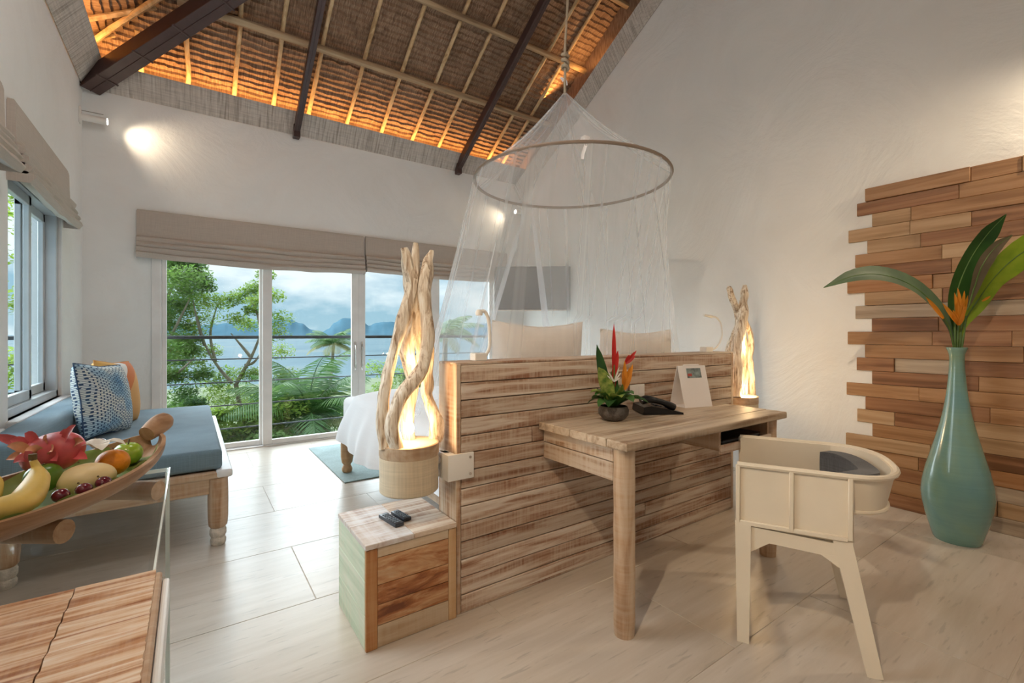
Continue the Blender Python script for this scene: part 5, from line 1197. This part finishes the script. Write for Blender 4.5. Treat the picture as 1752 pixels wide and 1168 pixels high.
mb.build('ribbon', 'ribbon_white', net)
rbp = NC-Vector((SN, CS, 0))*RR*.985
mb = MB().leaf(catmull([rbp+UP*.01+vr*.01, rbp-vr*.005-UP*.03+tow*.012, rbp-vr*.018-UP*.07+tow*.012, rbp-vr*.02-UP*.095+tow*.01], 8), [.009]*8, tow, .2); mb.leaf(catmull([rbp+vr*.02+UP*.015, rbp+UP*.02-vr*.012+tow*.012, rbp-vr*.02-UP*.005], 6), [.014]*6, tow, .2)
mb.build('ribbon', 'ribbon_white', net)
def net_mesh(fn, nu, nv, name, urange, mat='netting'):
    mb = MB().grid(fn, nu, nv); me = mb.mesh(name, mat, 'all', ORG[net].inverted()); uvl = me.uv_layers.new()
    for p in me.polygons:
        for li in p.loop_indices:
            vi = me.loops[li].vertex_index; uvl.data[li].uv = (urange[0]+(vi % nu)/(nu-1)*(urange[1]-urange[0]), (vi//nu)/(nv-1))
    o = bpy.data.objects.new(name, me); COL.objects.link(o); o.parent = net; return o
def cone(u, v):
    a = 2*PI*u; f = v; e_ = f**1.12; p = AP.lerp(NC+Vector((math.cos(a)*RR*1.004, math.sin(a)*RR*1.004, .002)), f)
    p.z -= .10*math.sin(PI*f)*.55; p += Vector((math.cos(a), math.sin(a), 0))*.012*math.sin(a*26)*f*(1-f)*2.5
    return p
net_mesh(cone, 161, 18, 'crown', (0, 1))
hem_ctrl = [(.955, 2.03), (1.0, 2.30), (1.20, 2.75), (1.62, 3.12), (2.15, 3.28), (2.66, 3.06), (2.93, 2.62), (3.03, 2.15), (2.72, 1.985), (2.05, 1.975), (1.40, 1.975)]
hp = [Vector((x, y, 0)) for x, y in hem_ctrl]; loop = catmull(hp+[hp[0]], 221)
la = [(math.atan2(p.y-2.38, p.x-2.06) % (2*PI), p) for p in loop[:-1]]; la.sort(key=lambda q: q[0])
def hem_at(a):
    a = a % (2*PI)
    for i in range(len(la)):
        if la[i][0] >= a: break
    else: i = 0
    p1, p0 = la[i], la[i-1]; a0 = p0[0]-(2*PI if p0[0] > p1[0] else 0); aa = a if a <= p1[0] else a-2*PI
    f = 0 if p1[0] == a0 else (aa-a0)/(p1[0]-a0); return p0[1].lerp(p1[1], max(0, min(1, f)))
SLIT = math.atan2(.979, .199); half = .05
def skirt(u, v):
    a0, a1 = SLIT+half*.2, SLIT+2*PI-half*.2; a = a0+(a1-a0)*u
    top = NC+Vector((math.cos(a)*RR*1.006, math.sin(a)*RR*1.006, 0))
    # curtains drawn apart at the slit
    d = min(u, 1-u)*2; pull = (1-d)**7*.40; ab = a+(pull if u < .5 else -pull); b_ = hem_at(ab); zb = .735
    if b_.x < 1.045 and b_.y < 2.6: zb = .14+.55*max(0, min(1, (b_.x-.98)/.065))
    b_ = Vector((b_.x, b_.y, zb)); f = v; p = top.lerp(b_, f)
    if f > 0: 
        sl = (1-d)**10*.10*math.sin(PI*min(1, f)); p += Vector((math.cos(a), math.sin(a), 0))*0*sl
    amp = (.004+.018*f)*(1 if p.y > 2.02 else .4); n_ = Vector((math.cos(a), math.sin(a), 0))
    p += n_*amp*(math.sin(u*2*PI*34+3*noise.noise(Vector((u*6, f*.6, 0))))*.8+.8*noise.noise(Vector((u*60, f*1.5, 2))))
    if p.y < 1.945 and p.z < 1.3: p.y = 1.945
    return p
net_mesh(skirt, 560, 40, 'skirt', (0, 3.2))
# doubled hems of the opening
for s_ in (0, 1):
    def hemstrip(u, v, s_=s_):
        w_ = (.004+.030*v)*u; uu = .0005+w_ if s_ == 0 else .9995-w_
        p = Vector(skirt(uu, v)); return p+Vector((-SN, -CS, 0))*.006
    net_mesh(hemstrip, 14, 40, 'opening_hem', (0, .4), 'netting_hem')
